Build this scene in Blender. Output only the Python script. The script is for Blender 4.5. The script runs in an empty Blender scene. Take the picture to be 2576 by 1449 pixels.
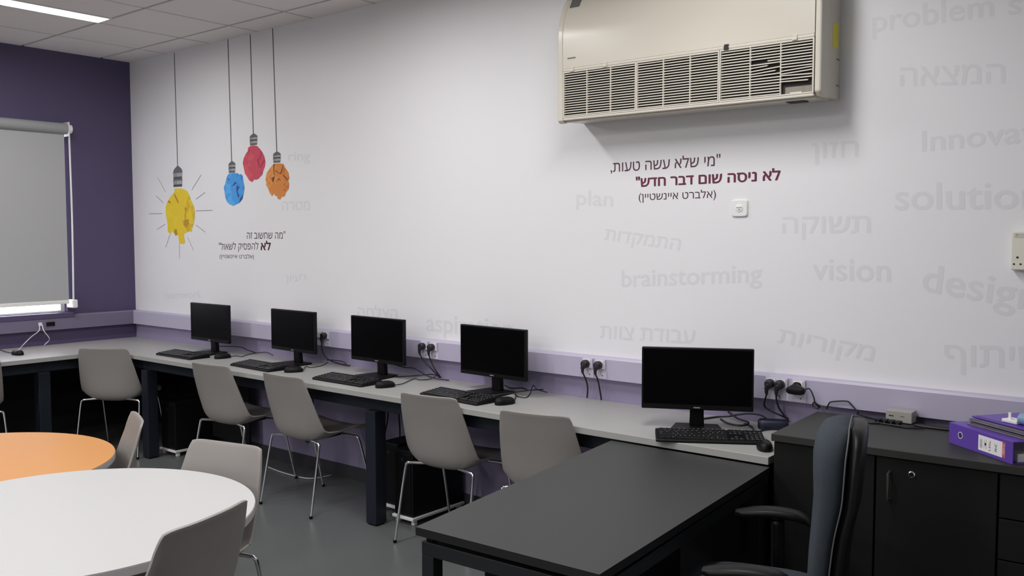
import bpy, bmesh, math, random, mathutils.geometry
from mathutils import Vector, Matrix
from math import sin, cos, pi, radians
random.seed(7)
sc = bpy.context.scene
COL = sc.collection

# ---------------------------------------------------------------- camera, world, exposure
F_PX, YAW, PITCH, ROLL = 2257.53, 0.680118, 0.0588428, -0.00106562
EYE = (7.12164, -3.82285, 1.58208)
fw = Vector((-sin(YAW)*cos(PITCH), cos(YAW)*cos(PITCH), -sin(PITCH)))
rt = Vector((cos(YAW), sin(YAW), 0)); up = rt.cross(fw)
rt, up = rt*cos(ROLL)+up*sin(ROLL), up*cos(ROLL)-rt*sin(ROLL)
cd = bpy.data.cameras.new('camera'); cam = bpy.data.objects.new('camera', cd); COL.objects.link(cam)
cd.sensor_width = 36; cd.lens = 36*F_PX/2576; cd.clip_start = .05
cam.matrix_world = Matrix(((rt.x, up.x, -fw.x, EYE[0]), (rt.y, up.y, -fw.y, EYE[1]), (rt.z, up.z, -fw.z, EYE[2]), (0, 0, 0, 1)))
sc.camera = cam
sc.view_settings.view_transform = 'Standard'; sc.view_settings.look = 'None'
sc.view_settings.exposure = -0.1; sc.view_settings.gamma = 1.0; sc.view_settings.use_curve_mapping = False
world = bpy.data.worlds.new('world'); sc.world = world; world.use_nodes = True
bg = world.node_tree.nodes['Background']; bg.inputs[0].default_value = (.90, .88, 1, 1); bg.inputs[1].default_value = 10.0
LAMP_W = (20.0, 5.6, 7.6)
LAMP_SPREAD = radians(176)
LAMP_COL = (1.0, .985, .985)
LAMP_X = (1.26, 3.66, 5.46); LAMP_Y = (-1.435, -3.835, -6.235)
ROOM_X, ROOM_Y, CEIL = 8.6, -7.7, 2.998

# ---------------------------------------------------------------- materials
MATS = {}
def mat(name, col, rough=.5, metal=0., spec=.5, var=0., scale=8., bump=0., bscale=60., emit=None):
    if name in MATS: return MATS[name]
    m = bpy.data.materials.new(name); m.use_nodes = True
    nt = m.node_tree; b = nt.nodes['Principled BSDF']
    b.inputs['Base Color'].default_value = (*col, 1); b.inputs['Roughness'].default_value = rough
    b.inputs['Metallic'].default_value = metal; b.inputs['Specular IOR Level'].default_value = spec
    tc = nt.nodes.new('ShaderNodeTexCoord')
    if var:
        n = nt.nodes.new('ShaderNodeTexNoise'); n.inputs['Scale'].default_value = scale; n.inputs['Detail'].default_value = 4
        nt.links.new(tc.outputs['Object'], n.inputs['Vector'])
        r = nt.nodes.new('ShaderNodeMapRange'); r.inputs[3].default_value = 1-var; r.inputs[4].default_value = 1+var
        nt.links.new(n.outputs[0], r.inputs[0])
        mx = nt.nodes.new('ShaderNodeVectorMath'); mx.operation = 'SCALE'; mx.inputs[0].default_value = col
        nt.links.new(r.outputs[0], mx.inputs['Scale']); nt.links.new(mx.outputs[0], b.inputs['Base Color'])
    if bump:
        n2 = nt.nodes.new('ShaderNodeTexNoise'); n2.inputs['Scale'].default_value = bscale; n2.inputs['Detail'].default_value = 3
        nt.links.new(tc.outputs['Object'], n2.inputs['Vector'])
        bp = nt.nodes.new('ShaderNodeBump'); bp.inputs['Strength'].default_value = bump; bp.inputs['Distance'].default_value = .002
        nt.links.new(n2.outputs[0], bp.inputs['Height']); nt.links.new(bp.outputs[0], b.inputs['Normal'])
    if emit:
        b.inputs['Emission Color'].default_value = (*emit[0], 1); b.inputs['Emission Strength'].default_value = emit[1]
    MATS[name] = m
    return m

def wall_paper():
    m = mat('wallpaper', (.80, .80, .815), .42, spec=.35)
    nt = m.node_tree; b = nt.nodes['Principled BSDF']
    g = nt.nodes.new('ShaderNodeNewGeometry'); s = nt.nodes.new('ShaderNodeSeparateXYZ'); nt.links.new(g.outputs['Position'], s.inputs[0])
    c = nt.nodes.new('ShaderNodeMath'); c.operation = 'GREATER_THAN'; c.inputs[1].default_value = .9; nt.links.new(s.outputs['Z'], c.inputs[0])
    mix = nt.nodes.new('ShaderNodeMix'); mix.data_type = 'RGBA'
    nt.links.new(c.outputs[0], mix.inputs[0]); mix.inputs[6].default_value = (.31, .275, .415, 1); mix.inputs[7].default_value = (.80, .80, .815, 1)
    nt.links.new(mix.outputs[2], b.inputs['Base Color'])
    return m
WALLPAPER = wall_paper()
PURPLE = mat('purple_paint', (.076, .060, .130), .55, var=.05, scale=3)
WHITEPAINT = mat('white_paint', (.82, .82, .82), .7)
TILE = mat('ceiling_tile', (.80, .765, .755), .9, var=.015, scale=40, bump=.15, bscale=300)
TBAR = mat('ceiling_bar', (.45, .43, .43), .6)
FLOORM = mat('grey_vinyl', (.114, .121, .121), .34, var=.10, scale=3, spec=.45)
SKIRT = mat('dark_skirting', (.045, .045, .05), .5)
TRUNK = mat('lavender_trunking', (.46, .43, .56), .4)
TRUNKL = mat('purple_trunking', (.165, .148, .225), .4)
PLATE = mat('socket_plastic', (.58, .56, .66), .35)
WHITEP = mat('white_plastic', (.82, .82, .80), .35)
CREAMP = mat('cream_plastic', (.74, .72, .62), .4)
BENCH = mat('grey_laminate', (.365, .365, .35), .38, var=.03, scale=30)
FRAME = mat('blue_black_steel', (.011, .0145, .023), .42, spec=.35)
CHROME = mat('chrome', (.75, .75, .76), .14, metal=1.0)
SHELL = mat('taupe_plastic', (.285, .268, .25), .42, bump=.08, bscale=500)
BLACKP = mat('black_plastic', (.0045, .0045, .005), .42, spec=.2)
SCREEN = mat('black_screen', (.0012, .0012, .0015), .35, spec=.06)
KEYM = mat('key_plastic', (.014, .014, .014), .4)
LEGEND = mat('key_print', (.45, .45, .42), .5)
CORDM = mat('black_cord', (.010, .009, .016), .5)
NAVY = mat('navy_plastic', (.008, .010, .030), .45)
CORDW = mat('white_cord', (.72, .70, .74), .5)
SILVER = mat('silver_badge', (.45, .45, .45), .35, metal=.6)
WTABLE = mat('white_laminate', (.52, .52, .515), .42)
OTABLE = mat('orange_laminate', (.62, .285, .082), .42, var=.02, scale=40)
TEDGE = mat('grey_edge', (.44, .43, .44), .5)
DESKT = mat('charcoal_laminate', (.036, .038, .0375), .5, spec=.3, var=.04, scale=60)
DESKE = mat('charcoal_edge', (.012, .0125, .013), .5, spec=.3)
DFRAME = mat('charcoal_steel', (.014, .015, .017), .42, spec=.3)
CABM = mat('charcoal_board', (.0075, .0085, .0075), .55, spec=.22, var=.08, scale=20)
FABRIC = mat('blue_grey_fabric', (.046, .056, .068), .9, var=.12, scale=120, bump=.5, bscale=700, spec=.2)
BLINDM = mat('grey_screen_fabric', (.40, .405, .41), .85, spec=.1)
_nt = BLINDM.node_tree; _tr = _nt.nodes.new('ShaderNodeBsdfTranslucent'); _tr.inputs[0].default_value = (.040, .040, .046, 1)
_ad = _nt.nodes.new('ShaderNodeAddShader'); _nt.links.new(_nt.nodes['Principled BSDF'].outputs[0], _ad.inputs[0]); _nt.links.new(_tr.outputs[0], _ad.inputs[1])
_nt.links.new(_ad.outputs[0], _nt.nodes['Material Output'].inputs[0])
BLINDT = mat('grey_blind_tube', (.30, .31, .31), .5)
ACBODY = mat('cream_casing', (.62, .583, .50), .26, spec=.5)
ACGRILLE = mat('cream_grille', (.64, .60, .52), .4)
ACDARK = mat('filter_mesh', (.035, .03, .026), .8)
ACFILT = mat('grey_filter', (.26, .24, .20), .8, var=.2, scale=40)
YELLOWS = mat('yellow_sticker', (.75, .68, .05), .5)
GREYD = mat('grey_display', (.12, .12, .12), .4)
BINDER = mat('purple_cover', (.115, .055, .36), .42, spec=.4)
PAPER = mat('white_label', (.80, .78, .79), .6)
REDP = mat('red_print', (.55, .06, .09), .6)
INK = mat('black_ink', (.015, .015, .015), .7)
GREYINK = mat('grey_ink', (.35, .35, .36), .7)
SLEEVE = mat('smoky_sleeves', (.16, .145, .18), .3, var=.35, scale=25)
BLUEP = mat('pale_blue_wrap', (.22, .33, .48), .35)
SWBOX = mat('grey_metal_box', (.36, .35, .32), .5)
LITLAMP = mat('lamp_diffuser', (.9, .9, .9), .5, emit=((1, .985, .97), 4.0))
PRINTD = mat('printed_plum', (.085, .022, .052), .6)
PRINTB = mat('printed_maroon', (.125, .012, .045), .6)
PRINTE = mat('printed_dark_maroon', (.06, .008, .022), .6)
PRINTG = mat('printed_charcoal', (.075, .05, .065), .6)
PRINTF = mat('printed_faint_grey', (.715, .72, .735), .45)
CORDP = mat('printed_cord', (.09, .09, .09), .6)
RAYP = mat('printed_ray', (.25, .25, .26), .6)
GLASS = mat('window_glass', (1, 1, 1), .02); GLASS.node_tree.nodes['Principled BSDF'].inputs['Transmission Weight'].default_value = 1.0

# ---------------------------------------------------------------- helpers
def tag(o, label, cat, group=None):
    o['label'] = label; o['category'] = cat
    if group: o['group'] = group
    return o
def thing(name, label, cat, loc=(0, 0, 0), rz=0, group=None):
    o = bpy.data.objects.new(name, None); COL.objects.link(o); o.empty_display_size = .1
    o.location = loc; o.rotation_euler = (0, 0, rz)
    return tag(o, label, cat, group)
def obj(name, bm, m, parent=None, smooth=False, bev=0, seg=2, sharp=None):
    me = bpy.data.meshes.new(name); bmesh.ops.recalc_face_normals(bm, faces=bm.faces[:]) if smooth != 'keep' else None
    bm.to_mesh(me); bm.free()
    for x in (m if isinstance(m, (list, tuple)) else [m]): me.materials.append(x)
    o = bpy.data.objects.new(name, me); COL.objects.link(o)
    if parent: o.parent = parent
    if smooth:
        for f in me.polygons: f.use_smooth = True
        if sharp: me.set_sharp_from_angle(angle=radians(sharp))
    if bev:
        b = o.modifiers.new('bevel', 'BEVEL'); b.width = bev; b.segments = seg; b.limit_method = 'ANGLE'; b.angle_limit = radians(40)
        b.harden_normals = False
    return o
def part_label(o, s): o['label'] = s; return o
def B(): return bmesh.new()
def bx(bm, x0, x1, y0, y1, z0, z1, mi=0, T=None):
    v = [bm.verts.new(Vector((x, y, z)) if T is None else T @ Vector((x, y, z))) for x in (x0, x1) for y in (y0, y1) for z in (z0, z1)]
    for f in ((0, 1, 3, 2), (4, 6, 7, 5), (0, 4, 5, 1), (2, 3, 7, 6), (0, 2, 6, 4), (1, 5, 7, 3)):
        bm.faces.new([v[i] for i in f]).material_index = mi
    return bm
def prism(bm, pts, z0, z1, mi=0, T=None):
    """closed outline in x,y extruded from z0 to z1"""
    P = lambda x, y, z: Vector((x, y, z)) if T is None else T @ Vector((x, y, z))
    a = [bm.verts.new(P(x, y, z0)) for x, y in pts]; b = [bm.verts.new(P(x, y, z1)) for x, y in pts]
    n = len(pts)
    bm.faces.new(a[::-1]).material_index = mi; bm.faces.new(b).material_index = mi
    for i in range(n): bm.faces.new((a[i], a[(i+1) % n], b[(i+1) % n], b[i])).material_index = mi
    return bm
def smooth_path(pts, sub=6):
    pts = [Vector(p) for p in pts]
    if len(pts) < 3: return pts
    out = []
    for i in range(len(pts)-1):
        p0 = pts[i-1] if i else pts[0]*2-pts[1]; p1, p2 = pts[i], pts[i+1]; p3 = pts[i+2] if i+2 < len(pts) else pts[-1]*2-pts[-2]
        for k in range(sub):
            t = k/sub
            out.append(.5*((2*p1)+(p2-p0)*t+(2*p0-5*p1+4*p2-p3)*t*t+(3*p1-p0-3*p2+p3)*t**3))
    out.append(pts[-1]); return out
def tube(bm, pts, r, seg=8, sub=6, smooth=True, mi=0, cap=True):
    P = smooth_path(pts, sub) if smooth else [Vector(p) for p in pts]
    rings = []; n = len(P); prev = None
    for i, p in enumerate(P):
        t = (P[min(i+1, n-1)]-P[max(i-1, 0)])
        if t.length < 1e-9: t = Vector((0, 0, 1))
        t.normalize()
        if prev is None: a = Vector((0, 0, 1)).cross(t); a = Vector((1, 0, 0)).cross(t) if a.length < .05 else a
        else: a = prev-t*prev.dot(t)
        a.normalize(); prev = a; b = t.cross(a)
        rr = r[i*len(r)//n] if isinstance(r, (list, tuple)) else r
        rings.append([bm.verts.new(p+(a*cos(2*pi*k/seg)+b*sin(2*pi*k/seg))*rr) for k in range(seg)])
    for i in range(n-1):
        for k in range(seg):
            bm.faces.new((rings[i][k], rings[i][(k+1) % seg], rings[i+1][(k+1) % seg], rings[i+1][k])).material_index = mi
    if cap:
        bm.faces.new(rings[0][::-1]).material_index = mi; bm.faces.new(rings[-1]).material_index = mi
    return bm
def loft(bm, rings, close=True, cap=True, mi=0):
    R = [[bm.verts.new(Vector(p)) for p in r] for r in rings]; n = len(R[0])
    for i in range(len(R)-1):
        for k in range(n if close else n-1):
            bm.faces.new((R[i][k], R[i][(k+1) % n], R[i+1][(k+1) % n], R[i+1][k])).material_index = mi
    if cap and close:
        bm.faces.new(R[0][::-1]).material_index = mi; bm.faces.new(R[-1]).material_index = mi
    return bm
def lathe(bm, prof, seg=32, T=None, mi=0):
    """prof: (r, z) from bottom to top, capped"""
    rings = []
    for r, z in prof:
        rings.append([(T @ Vector((r*cos(2*pi*k/seg), r*sin(2*pi*k/seg), z))) if T is not None else (r*cos(2*pi*k/seg), r*sin(2*pi*k/seg), z) for k in range(seg)])
    return loft(bm, rings, mi=mi)
def superring(cx, cy, a, b, z, n=24, e=2.6):
    out = []
    for k in range(n):
        t = 2*pi*k/n; c, s = cos(t), sin(t)
        out.append((cx+a*math.copysign(abs(c)**(2/e), c), cy+b*math.copysign(abs(s)**(2/e), s), z))
    return out
def dup(root, loc=None, rz=None, label=None):
    r = root.copy(); COL.objects.link(r)
    if loc is not None: r.location = loc
    if rz is not None: r.rotation_euler = (0, 0, rz)
    if label: r['label'] = label
    for ch in list(root.children):
        c = ch.copy(); COL.objects.link(c); c.parent = r
        for g in list(ch.children):
            d = g.copy(); COL.objects.link(d); d.parent = c
    return r
def structure(o): o['kind'] = 'structure'; return o

# ---------------------------------------------------------------- room shell
structure(obj('floor', bx(B(), 0, ROOM_X, ROOM_Y, 0, -.12, 0), FLOORM))
structure(obj('wall_back', bx(B(), -.12, ROOM_X+.12, 0, .12, 0, 3.1), WALLPAPER))
WB = bpy.data.objects['wall_back']
WY0, WY1, WZ0, WZ1 = -2.25, -.56, .985, 2.38          # window opening in the left wall
bm = B()
bx(bm, -.12, 0, WY1, 0, 0, 3.1); bx(bm, -.12, 0, ROOM_Y, WY0, 0, 3.1); bx(bm, -.12, 0, WY0, WY1, 0, WZ0); bx(bm, -.12, 0, WY0, WY1, WZ1, 3.1)
structure(obj('wall_left', bm, PURPLE))
structure(obj('wall_right', bx(B(), ROOM_X, ROOM_X+.12, ROOM_Y, 0, 0, 3.1), WHITEPAINT))
structure(obj('wall_front', bx(B(), -.12, ROOM_X+.12, ROOM_Y-.12, ROOM_Y, 0, 3.1), WHITEPAINT))
structure(obj('baseboard_back', bx(B(), .012, 5.77, -.012, 0, 0, .085), SKIRT))
structure(obj('baseboard_left', bx(B(), 0, .012, ROOM_Y, 0, 0, .085), SKIRT))
# suspended ceiling: bars on the slab, tiles a little lower between them; lamp troughs cut out
bm = B(); bx(bm, 0, ROOM_X, ROOM_Y, 0, CEIL+.01, CEIL+.1, 1)
GX, GY, GP, GB = 1.16, -.235, .6, .011
def tile(x0, x1, y0, y1):
    x0, x1, y0, y1 = max(x0, 0), min(x1, ROOM_X), max(y0, ROOM_Y), min(y1, 0)
    if x1-x0 > .02 and y1-y0 > .02: bx(bm, x0, x1, y0, y1, CEIL, CEIL+.012, 0)
for i in range(-2, 14):
    for j in range(-1, 14):
        x0, x1 = GX+GP*i+GB, GX+GP*(i+1)-GB; y1, y0 = GY-GP*j-GB, GY-GP*(j+1)+GB
        if any(abs(GX+GP*i-(lx-.10)) < .05 for lx in LAMP_X) and any(y0 > ly-.62 and y1 < ly+.62 for ly in LAMP_Y): x0 = GX+GP*i+.197
        tile(x0, x1, y0, y1)
structure(obj('ceiling', bm, [TILE, TBAR]))
# window behind the blind
w1 = obj('window_1', bx(bx(bx(bx(bx(B(), -.10, -.05, WY0, WY0+.05, WZ0, WZ1), -.10, -.05, WY1-.03, WY1, WZ0, WZ1), -.10, -.05, WY0+.05, WY1-.03, WZ1-.05, WZ1), -.10, -.05, WY0+.05, WY1-.03, WZ0, WZ0+.012), -.10, -.05, -1.45, -1.40, WZ0+.012, WZ1-.05), WHITEP); structure(w1)
obj('glass_pane', bx(B(), -.078, -.072, WY0+.05, WY1-.03, WZ0+.012, WZ1-.05), GLASS, w1)
obj('window_sill', bx(B(), -.05, .055, WY0-.03, WY1+.03, WZ0-.04, WZ0), PURPLE, w1, bev=.004)

# ---------------------------------------------------------------- ceiling lamps
lamp0 = None
for lx in LAMP_X:
    for ly in LAMP_Y:
        first = lx == LAMP_X[0] and ly == LAMP_Y[0]
        lab = 'white glowing strip light recessed in the ceiling tiles near the purple wall' if first else 'white strip light recessed in the ceiling tiles outside the view'
        if lamp0 is None:
            lamp0 = thing('ceiling_light', lab, 'ceiling light', (lx, ly, CEIL))
            bm = B()
            bx(bm, -.089, -.079, -.6, .6, -.006, .008); bx(bm, .079, .089, -.6, .6, -.006, .008); bx(bm, -.079, .079, -.6, -.588, -.006, .008); bx(bm, -.079, .079, .588, .6, -.006, .008)
            obj('lamp_frame', bm, WHITEP, lamp0)
            obj('lamp_diffuser', bx(B(), -.079, .079, -.588, .588, 0, .006), LITLAMP, lamp0)
            t = lamp0
        else:
            t = dup(lamp0, (lx, ly, CEIL), 0, lab); t['group'] = 'strip lights outside the view'
        ld = bpy.data.lights.new('lamp_tube', 'AREA'); ld.shape = 'RECTANGLE'; ld.size = .15; ld.size_y = 1.17
        ld.energy = LAMP_W[LAMP_X.index(lx)]; ld.spread = LAMP_SPREAD; ld.color = LAMP_COL
        lo = bpy.data.objects.new('lamp_tube', ld); COL.objects.link(lo); lo.parent = t; lo.location = (0, 0, -.004)

# ---------------------------------------------------------------- printed wall graphics (flat print, parts of the back wall)
def on_wall(x, z, d=.0012): return Vector((x, -d, z))
def glyph_mesh(txt, off=0.):
    """filled letter outlines: every outer contour with its own holes, overlapping strokes at their own depth; off thickens the strokes"""
    cu = bpy.data.curves.new('lettering', 'FONT'); cu.body = txt; cu.size = 1
    o = bpy.data.objects.new('lettering', cu); COL.objects.link(o)
    bpy.context.view_layer.update()
    cv = o.to_curve(bpy.context.evaluated_depsgraph_get())
    loops = []
    for s in cv.splines:
        bp = s.bezier_points; n = len(bp); L = []
        for k in range(n):
            a, b = bp[k], bp[(k+1) % n]
            straight = (a.handle_right-a.co).length < 1e-5 and (b.handle_left-b.co).length < 1e-5
            d = (b.co-a.co)
            if not straight and d.length > 0:
                straight = max(abs(d.normalized().cross(h-a.co).length) for h in (a.handle_right, b.handle_left)) < 1e-4
            m = 1 if straight else 4
            for j in range(m):
                t = j/m; L.append(a.co*(1-t)**3+a.handle_right*3*t*(1-t)**2+b.handle_left*3*t*t*(1-t)+b.co*t**3)
        L = [Vector((q.x, q.y)) for i_, q in enumerate(L) if (q-L[i_-1]).length > 1e-5]
        if len(L) > 2: loops.append(L)
    o.to_curve_clear(); bpy.data.objects.remove(o); bpy.data.curves.remove(cu)
    area = lambda L: sum(L[i-1].x*L[i].y-L[i].x*L[i-1].y for i in range(len(L)))/2
    def inside(p, L):
        r = False
        for i in range(len(L)):
            a, b = L[i-1], L[i]
            if (a.y > p.y) != (b.y > p.y) and p.x < (b.x-a.x)*(p.y-a.y)/(b.y-a.y)+a.x: r = not r
        return r
    # a hole runs against the contour that encloses it; everything else is a filled stroke
    holes = [L for L in loops if any(M is not L and area(M)*area(L) < 0 and abs(area(M)) > abs(area(L)) and all(inside(q, M) for q in L[::3]) for M in loops)]
    outer = [L for L in loops if not any(L is h for h in holes)]
    # one flat layer: triangulate all contours together and keep what some stroke covers outside its own holes
    pts, faces, spec = [], [], []
    def put(L, dx, dy):
        L = L if area(L) > 0 else L[::-1]
        b = len(pts); pts.extend(Vector((q.x+dx, q.y+dy)) for q in L); faces.append(list(range(b, b+len(L)))); return len(faces)-1
    for L in outer:
        H = [h for h in holes if area(h)*area(L) < 0 and inside(h[0], L)]
        for dx, dy in ([(0, 0)] if not off else [(0, 0), (off, 0), (-off, 0), (0, off*.7), (0, -off*.7)]):
            spec.append((put(L, dx, dy), {put(h, dx, dy) for h in H}))
    V, _, F, _, _, src = mathutils.geometry.delaunay_2d_cdt(pts, [], faces, 1, 1e-6)
    keep = []
    for t, o_ in zip(F, src):
        o_ = set(o_)
        if any(a in o_ and not (h & o_) for a, h in spec): keep.append(t)
    used = sorted({i for t in keep for i in t}); ix = {v: k for k, v in enumerate(used)}
    return [tuple(V[i]) for i in used], [tuple(ix[i] for i in t) for t in keep], [0]*len(used)
def printed_text(txt, m, BL, BR, TL, off, label=None):
    V, F, D = glyph_mesh(txt, off)
    xs = [v[0] for v in V]; ys = [v[1] for v in V]
    x0, x1, y0, y1 = min(xs), max(xs), min(ys), max(ys)
    BL, BR, TL = Vector(BL), Vector(BR), Vector(TL)
    P = []
    for (x, y), k in zip(V, D):
        q = BL+(BR-BL)*((x-x0)/(x1-x0))+(TL-BL)*((y-y0)/(y1-y0)); P.append(on_wall(q.x, q.y, .0004))
    nm = 'printed_word' if m is PRINTF else 'printed_quote'
    me = bpy.data.meshes.new(nm); me.from_pydata(P, [], F); me.materials.append(m)
    ob = bpy.data.objects.new(nm, me); COL.objects.link(ob); ob.parent = WB
    if label: ob['label'] = label
    return ob
TEXTS=[
(',תועט השע אלש ימ"', 'q',(4.6648,1.8871),(5.2601,1.8907),(4.6644,1.953)),
('"שדח רבד םוש הסינ אל', 'b',(4.8116,1.8148),(5.5476,1.8203),(4.8112,1.8707)),
('(ןייטשנייא טרבלא)', 'q',(4.829,1.7387),(5.2403,1.741),(4.8285,1.7906)),
('הז בושחש המ"', 'd',(1.5796,1.5581),(2.0264,1.5588),(1.5812,1.6106)),
('"לואשל קיספהל', 'd',(1.2244,1.4581),(1.7159,1.4653),(1.227,1.5313)),
('אל', 'e',(1.743,1.4763),(1.8604,1.4784),(1.7449,1.5441)),
('(ןייטשנייא טרבלא)', 'd',(1.234,1.4038),(1.6616,1.4071),(1.2355,1.446)),
('problem', 'f',(5.9274,2.3781),(6.3752,2.3751),(5.9221,2.4975)),
('solving', 'f',(6.4213,2.3744),(6.7852,2.3722),(6.4182,2.4834)),
('האצמה', 'f',(6.0391,2.1768),(6.4184,2.1488),(6.0373,2.2544)),
('Innovation', 'f',(6.1285,1.9085),(6.6853,1.9308),(6.1265,1.9936)),
('ןוזח', 'f',(5.6851,1.8788),(5.883,1.8787),(5.6833,1.9735)),
('solutions', 'f',(6.0307,1.6806),(6.6199,1.6747),(6.0282,1.7894)),
('הקושת', 'f',(5.5591,1.5597),(5.9386,1.5606),(5.5574,1.6605)),
('vision', 'f',(5.6984,1.3859),(6.0232,1.3875),(5.6966,1.4799)),
('design', 'f',(6.1366,1.3211),(6.5463,1.2567),(6.1494,1.4695)),
('תוירוקמ', 'f',(5.5373,1.0785),(5.9531,1.031),(5.5559,1.1674)),
('ףותיש', 'f',(6.2331,1.029),(6.5878,1.0472),(6.2301,1.1476)),
('תודקמתה', 'f',(4.6229,1.5356),(5.0508,1.4856),(4.6392,1.6141)),
('brainstorming', 'f',(4.7334,1.2942),(5.4703,1.343),(4.7326,1.407)),
('תווצ תדובע', 'f',(4.6059,1.0565),(5.1416,1.067),(4.6084,1.1221)),
('plan', 'f',(4.4558,1.711),(4.6819,1.697),(4.4582,1.8157)),
('ring', 'f',(2.0742,2.0683),(2.31,2.0564),(2.0762,2.1492)),
('הרטמ', 'f',(1.9963,1.7513),(2.2965,1.7476),(1.998,1.8152)),
('ןויער', 'f',(2.0253,1.2409),(2.2453,1.2569),(2.0269,1.3063)),
('teamwork', 'f',(0.4557,1.0741),(0.9796,1.104),(0.4585,1.137)),
('החלצה', 'f',(2.7614,1.0543),(3.1257,1.0606),(2.7628,1.141)),
('aspiration', 'f',(3.3697,0.9749),(4.0347,0.978),(3.371,1.1131)),
]
BULBS= {'yellow': [(0.6381,1.9459),(0.7055,1.9485),(0.7716,1.9383),(0.8221,1.9207),(0.8497,1.8856),(0.8658,1.8533),(0.9043,1.8087),(0.9199,1.7687),(0.9155,1.7291),(0.899,1.6737),(0.8761,1.642),(0.8705,1.6101),(0.8389,1.6166),(0.8094,1.6087),(0.7574,1.5943),(0.7632,1.554),(0.7694,1.5257),(0.732,1.515),(0.695,1.5197),(0.6856,1.5457),(0.6724,1.5863),(0.6375,1.5798),(0.616,1.6068),(0.5935,1.611),(0.5624,1.5963),(0.5247,1.6112),(0.5242,1.6688),(0.5137,1.7101),(0.5005,1.7597),(0.5026,1.809),(0.5321,1.8494),(0.5704,1.8853),(0.6261,1.9122),(0.6373,1.9281)], 'blue': [(1.3723,2.0322),(1.4182,2.0355),(1.4827,2.0311),(1.4977,2.0207),(1.5208,2.0235),(1.5434,2.0113),(1.5511,1.9738),(1.5591,1.9475),(1.5646,1.9212),(1.5518,1.877),(1.5381,1.846),(1.5081,1.8258),(1.4988,1.8163),(1.456,1.806),(1.4232,1.7961),(1.3778,1.8077),(1.3455,1.826),(1.3229,1.8608),(1.3149,1.8992),(1.3069,1.9375),(1.3235,1.956),(1.335,1.9822),(1.3492,2.012)], 'red': [(1.6403,2.2147),(1.6837,2.2179),(1.7265,2.2093),(1.7564,2.1879),(1.7859,2.1607),(1.8068,2.1306),(1.8178,2.0938),(1.8096,2.0617),(1.7882,2.03),(1.7791,2.0086),(1.7345,1.9813),(1.7011,1.9739),(1.6852,1.9796),(1.6574,1.9594),(1.6204,1.9748),(1.5961,2.0017),(1.5717,2.025),(1.5602,2.0626),(1.5487,2.1003),(1.5626,2.1367),(1.5887,2.1648),(1.6118,2.1819),(1.615,2.2038)], 'orange': [(1.9091,2.0762),(1.962,2.0778),(2.0198,2.0706),(2.0421,2.0398),(2.0734,2.0101),(2.0826,1.9674),(2.0687,1.9573),(2.0806,1.9322),(2.0729,1.8971),(2.0437,1.8768),(2.028,1.8488),(1.9931,1.8462),(1.9787,1.8287),(1.9496,1.8331),(1.9442,1.8511),(1.9208,1.8554),(1.9153,1.8721),(1.8852,1.8542),(1.8642,1.8714),(1.8448,1.9046),(1.8158,1.9382),(1.8256,1.9451),(1.8144,1.9745),(1.8275,2.0138),(1.8668,2.0481)]}
CREASES= {'yellow': [[(0.6263,1.9162),(0.6583,1.891),(0.698,1.8414),(0.6856,1.8295),(0.6571,1.8626),(0.6314,1.8958)],[(0.7734,1.8035),(0.8138,1.7882),(0.7897,1.771),(0.7936,1.7228),(0.7724,1.707),(0.7809,1.7712)],[(0.7724,1.707),(0.828,1.7064),(0.8339,1.6743),(0.7888,1.6425),(0.7531,1.6669)],[(0.5321,1.8494),(0.5586,1.8611),(0.5878,1.8318),(0.5576,1.8365)],[(0.6245,1.6272),(0.6549,1.6352),(0.668,1.5904),(0.6375,1.5798),(0.613,1.6068)]], 'blue': [[(1.3819,1.9274),(1.4284,1.9522),(1.4484,1.9703),(1.474,1.9618),(1.4412,1.9465),(1.4019,1.938)],[(1.4668,1.9396),(1.5051,1.9307),(1.4785,1.9016),(1.4965,1.8636),(1.4834,1.8565),(1.4656,1.902)],[(1.5022,1.841),(1.5442,1.8772),(1.5381,1.846),(1.4988,1.8163)],[(1.3519,2.0119),(1.3839,1.9878),(1.3707,1.9846)]], 'red': [[(1.7215,2.1243),(1.7383,2.1125),(1.7446,2.0757),(1.7709,2.0599),(1.7465,2.0596),(1.7291,2.0911)],[(1.7652,2.0747),(1.8064,2.1161),(1.8109,2.105),(1.7711,2.0672)],[(1.6137,2.1634),(1.6334,2.1953),(1.6393,2.1839)]], 'orange': [[(1.909,2.0748),(1.9243,2.0726),(1.9159,2.0243),(1.9221,1.9917),(1.9073,2.0103)],[(1.9233,2.0347),(1.9834,2.007),(1.9974,2.0078),(1.9832,2.0013),(1.9231,2.0275)],[(1.9834,2.007),(2.0139,2.0624),(2.0195,2.0586),(1.9949,2.0029)],[(1.8827,1.979),(1.9244,1.9916),(1.9056,1.9493),(1.8939,1.9534)],[(1.9232,1.9451),(1.9651,1.9757),(1.9937,1.9567),(1.9648,1.9664)],[(2.018,1.9984),(2.0745,1.9606),(2.0686,1.9552),(2.012,1.9915)]]}
SOCKETS= {'yellow': [(0.692,2.1222),(0.6852,1.9605),(0.6177,1.9628),(0.7518,1.9582)], 'blue': [(1.4158,2.1206),(1.413,2.0372),(1.3686,2.0392),(1.457,2.0352)], 'red': [(1.6838,2.3004),(1.6813,2.2195),(1.6343,2.2225),(1.7279,2.2165)], 'orange': [(1.9489,2.1584),(1.9469,2.0829),(1.9022,2.0852),(1.9912,2.0806)]}
CORDS= {'yellow': [(0.6783,2.9898),(0.6895,2.1199)], 'blue': [(1.3943,2.9954),(1.4119,2.1191)], 'red': [(1.6647,2.9945),(1.6811,2.2976)], 'orange': [(1.9236,2.9987),(1.9477,2.1565)]}
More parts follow.
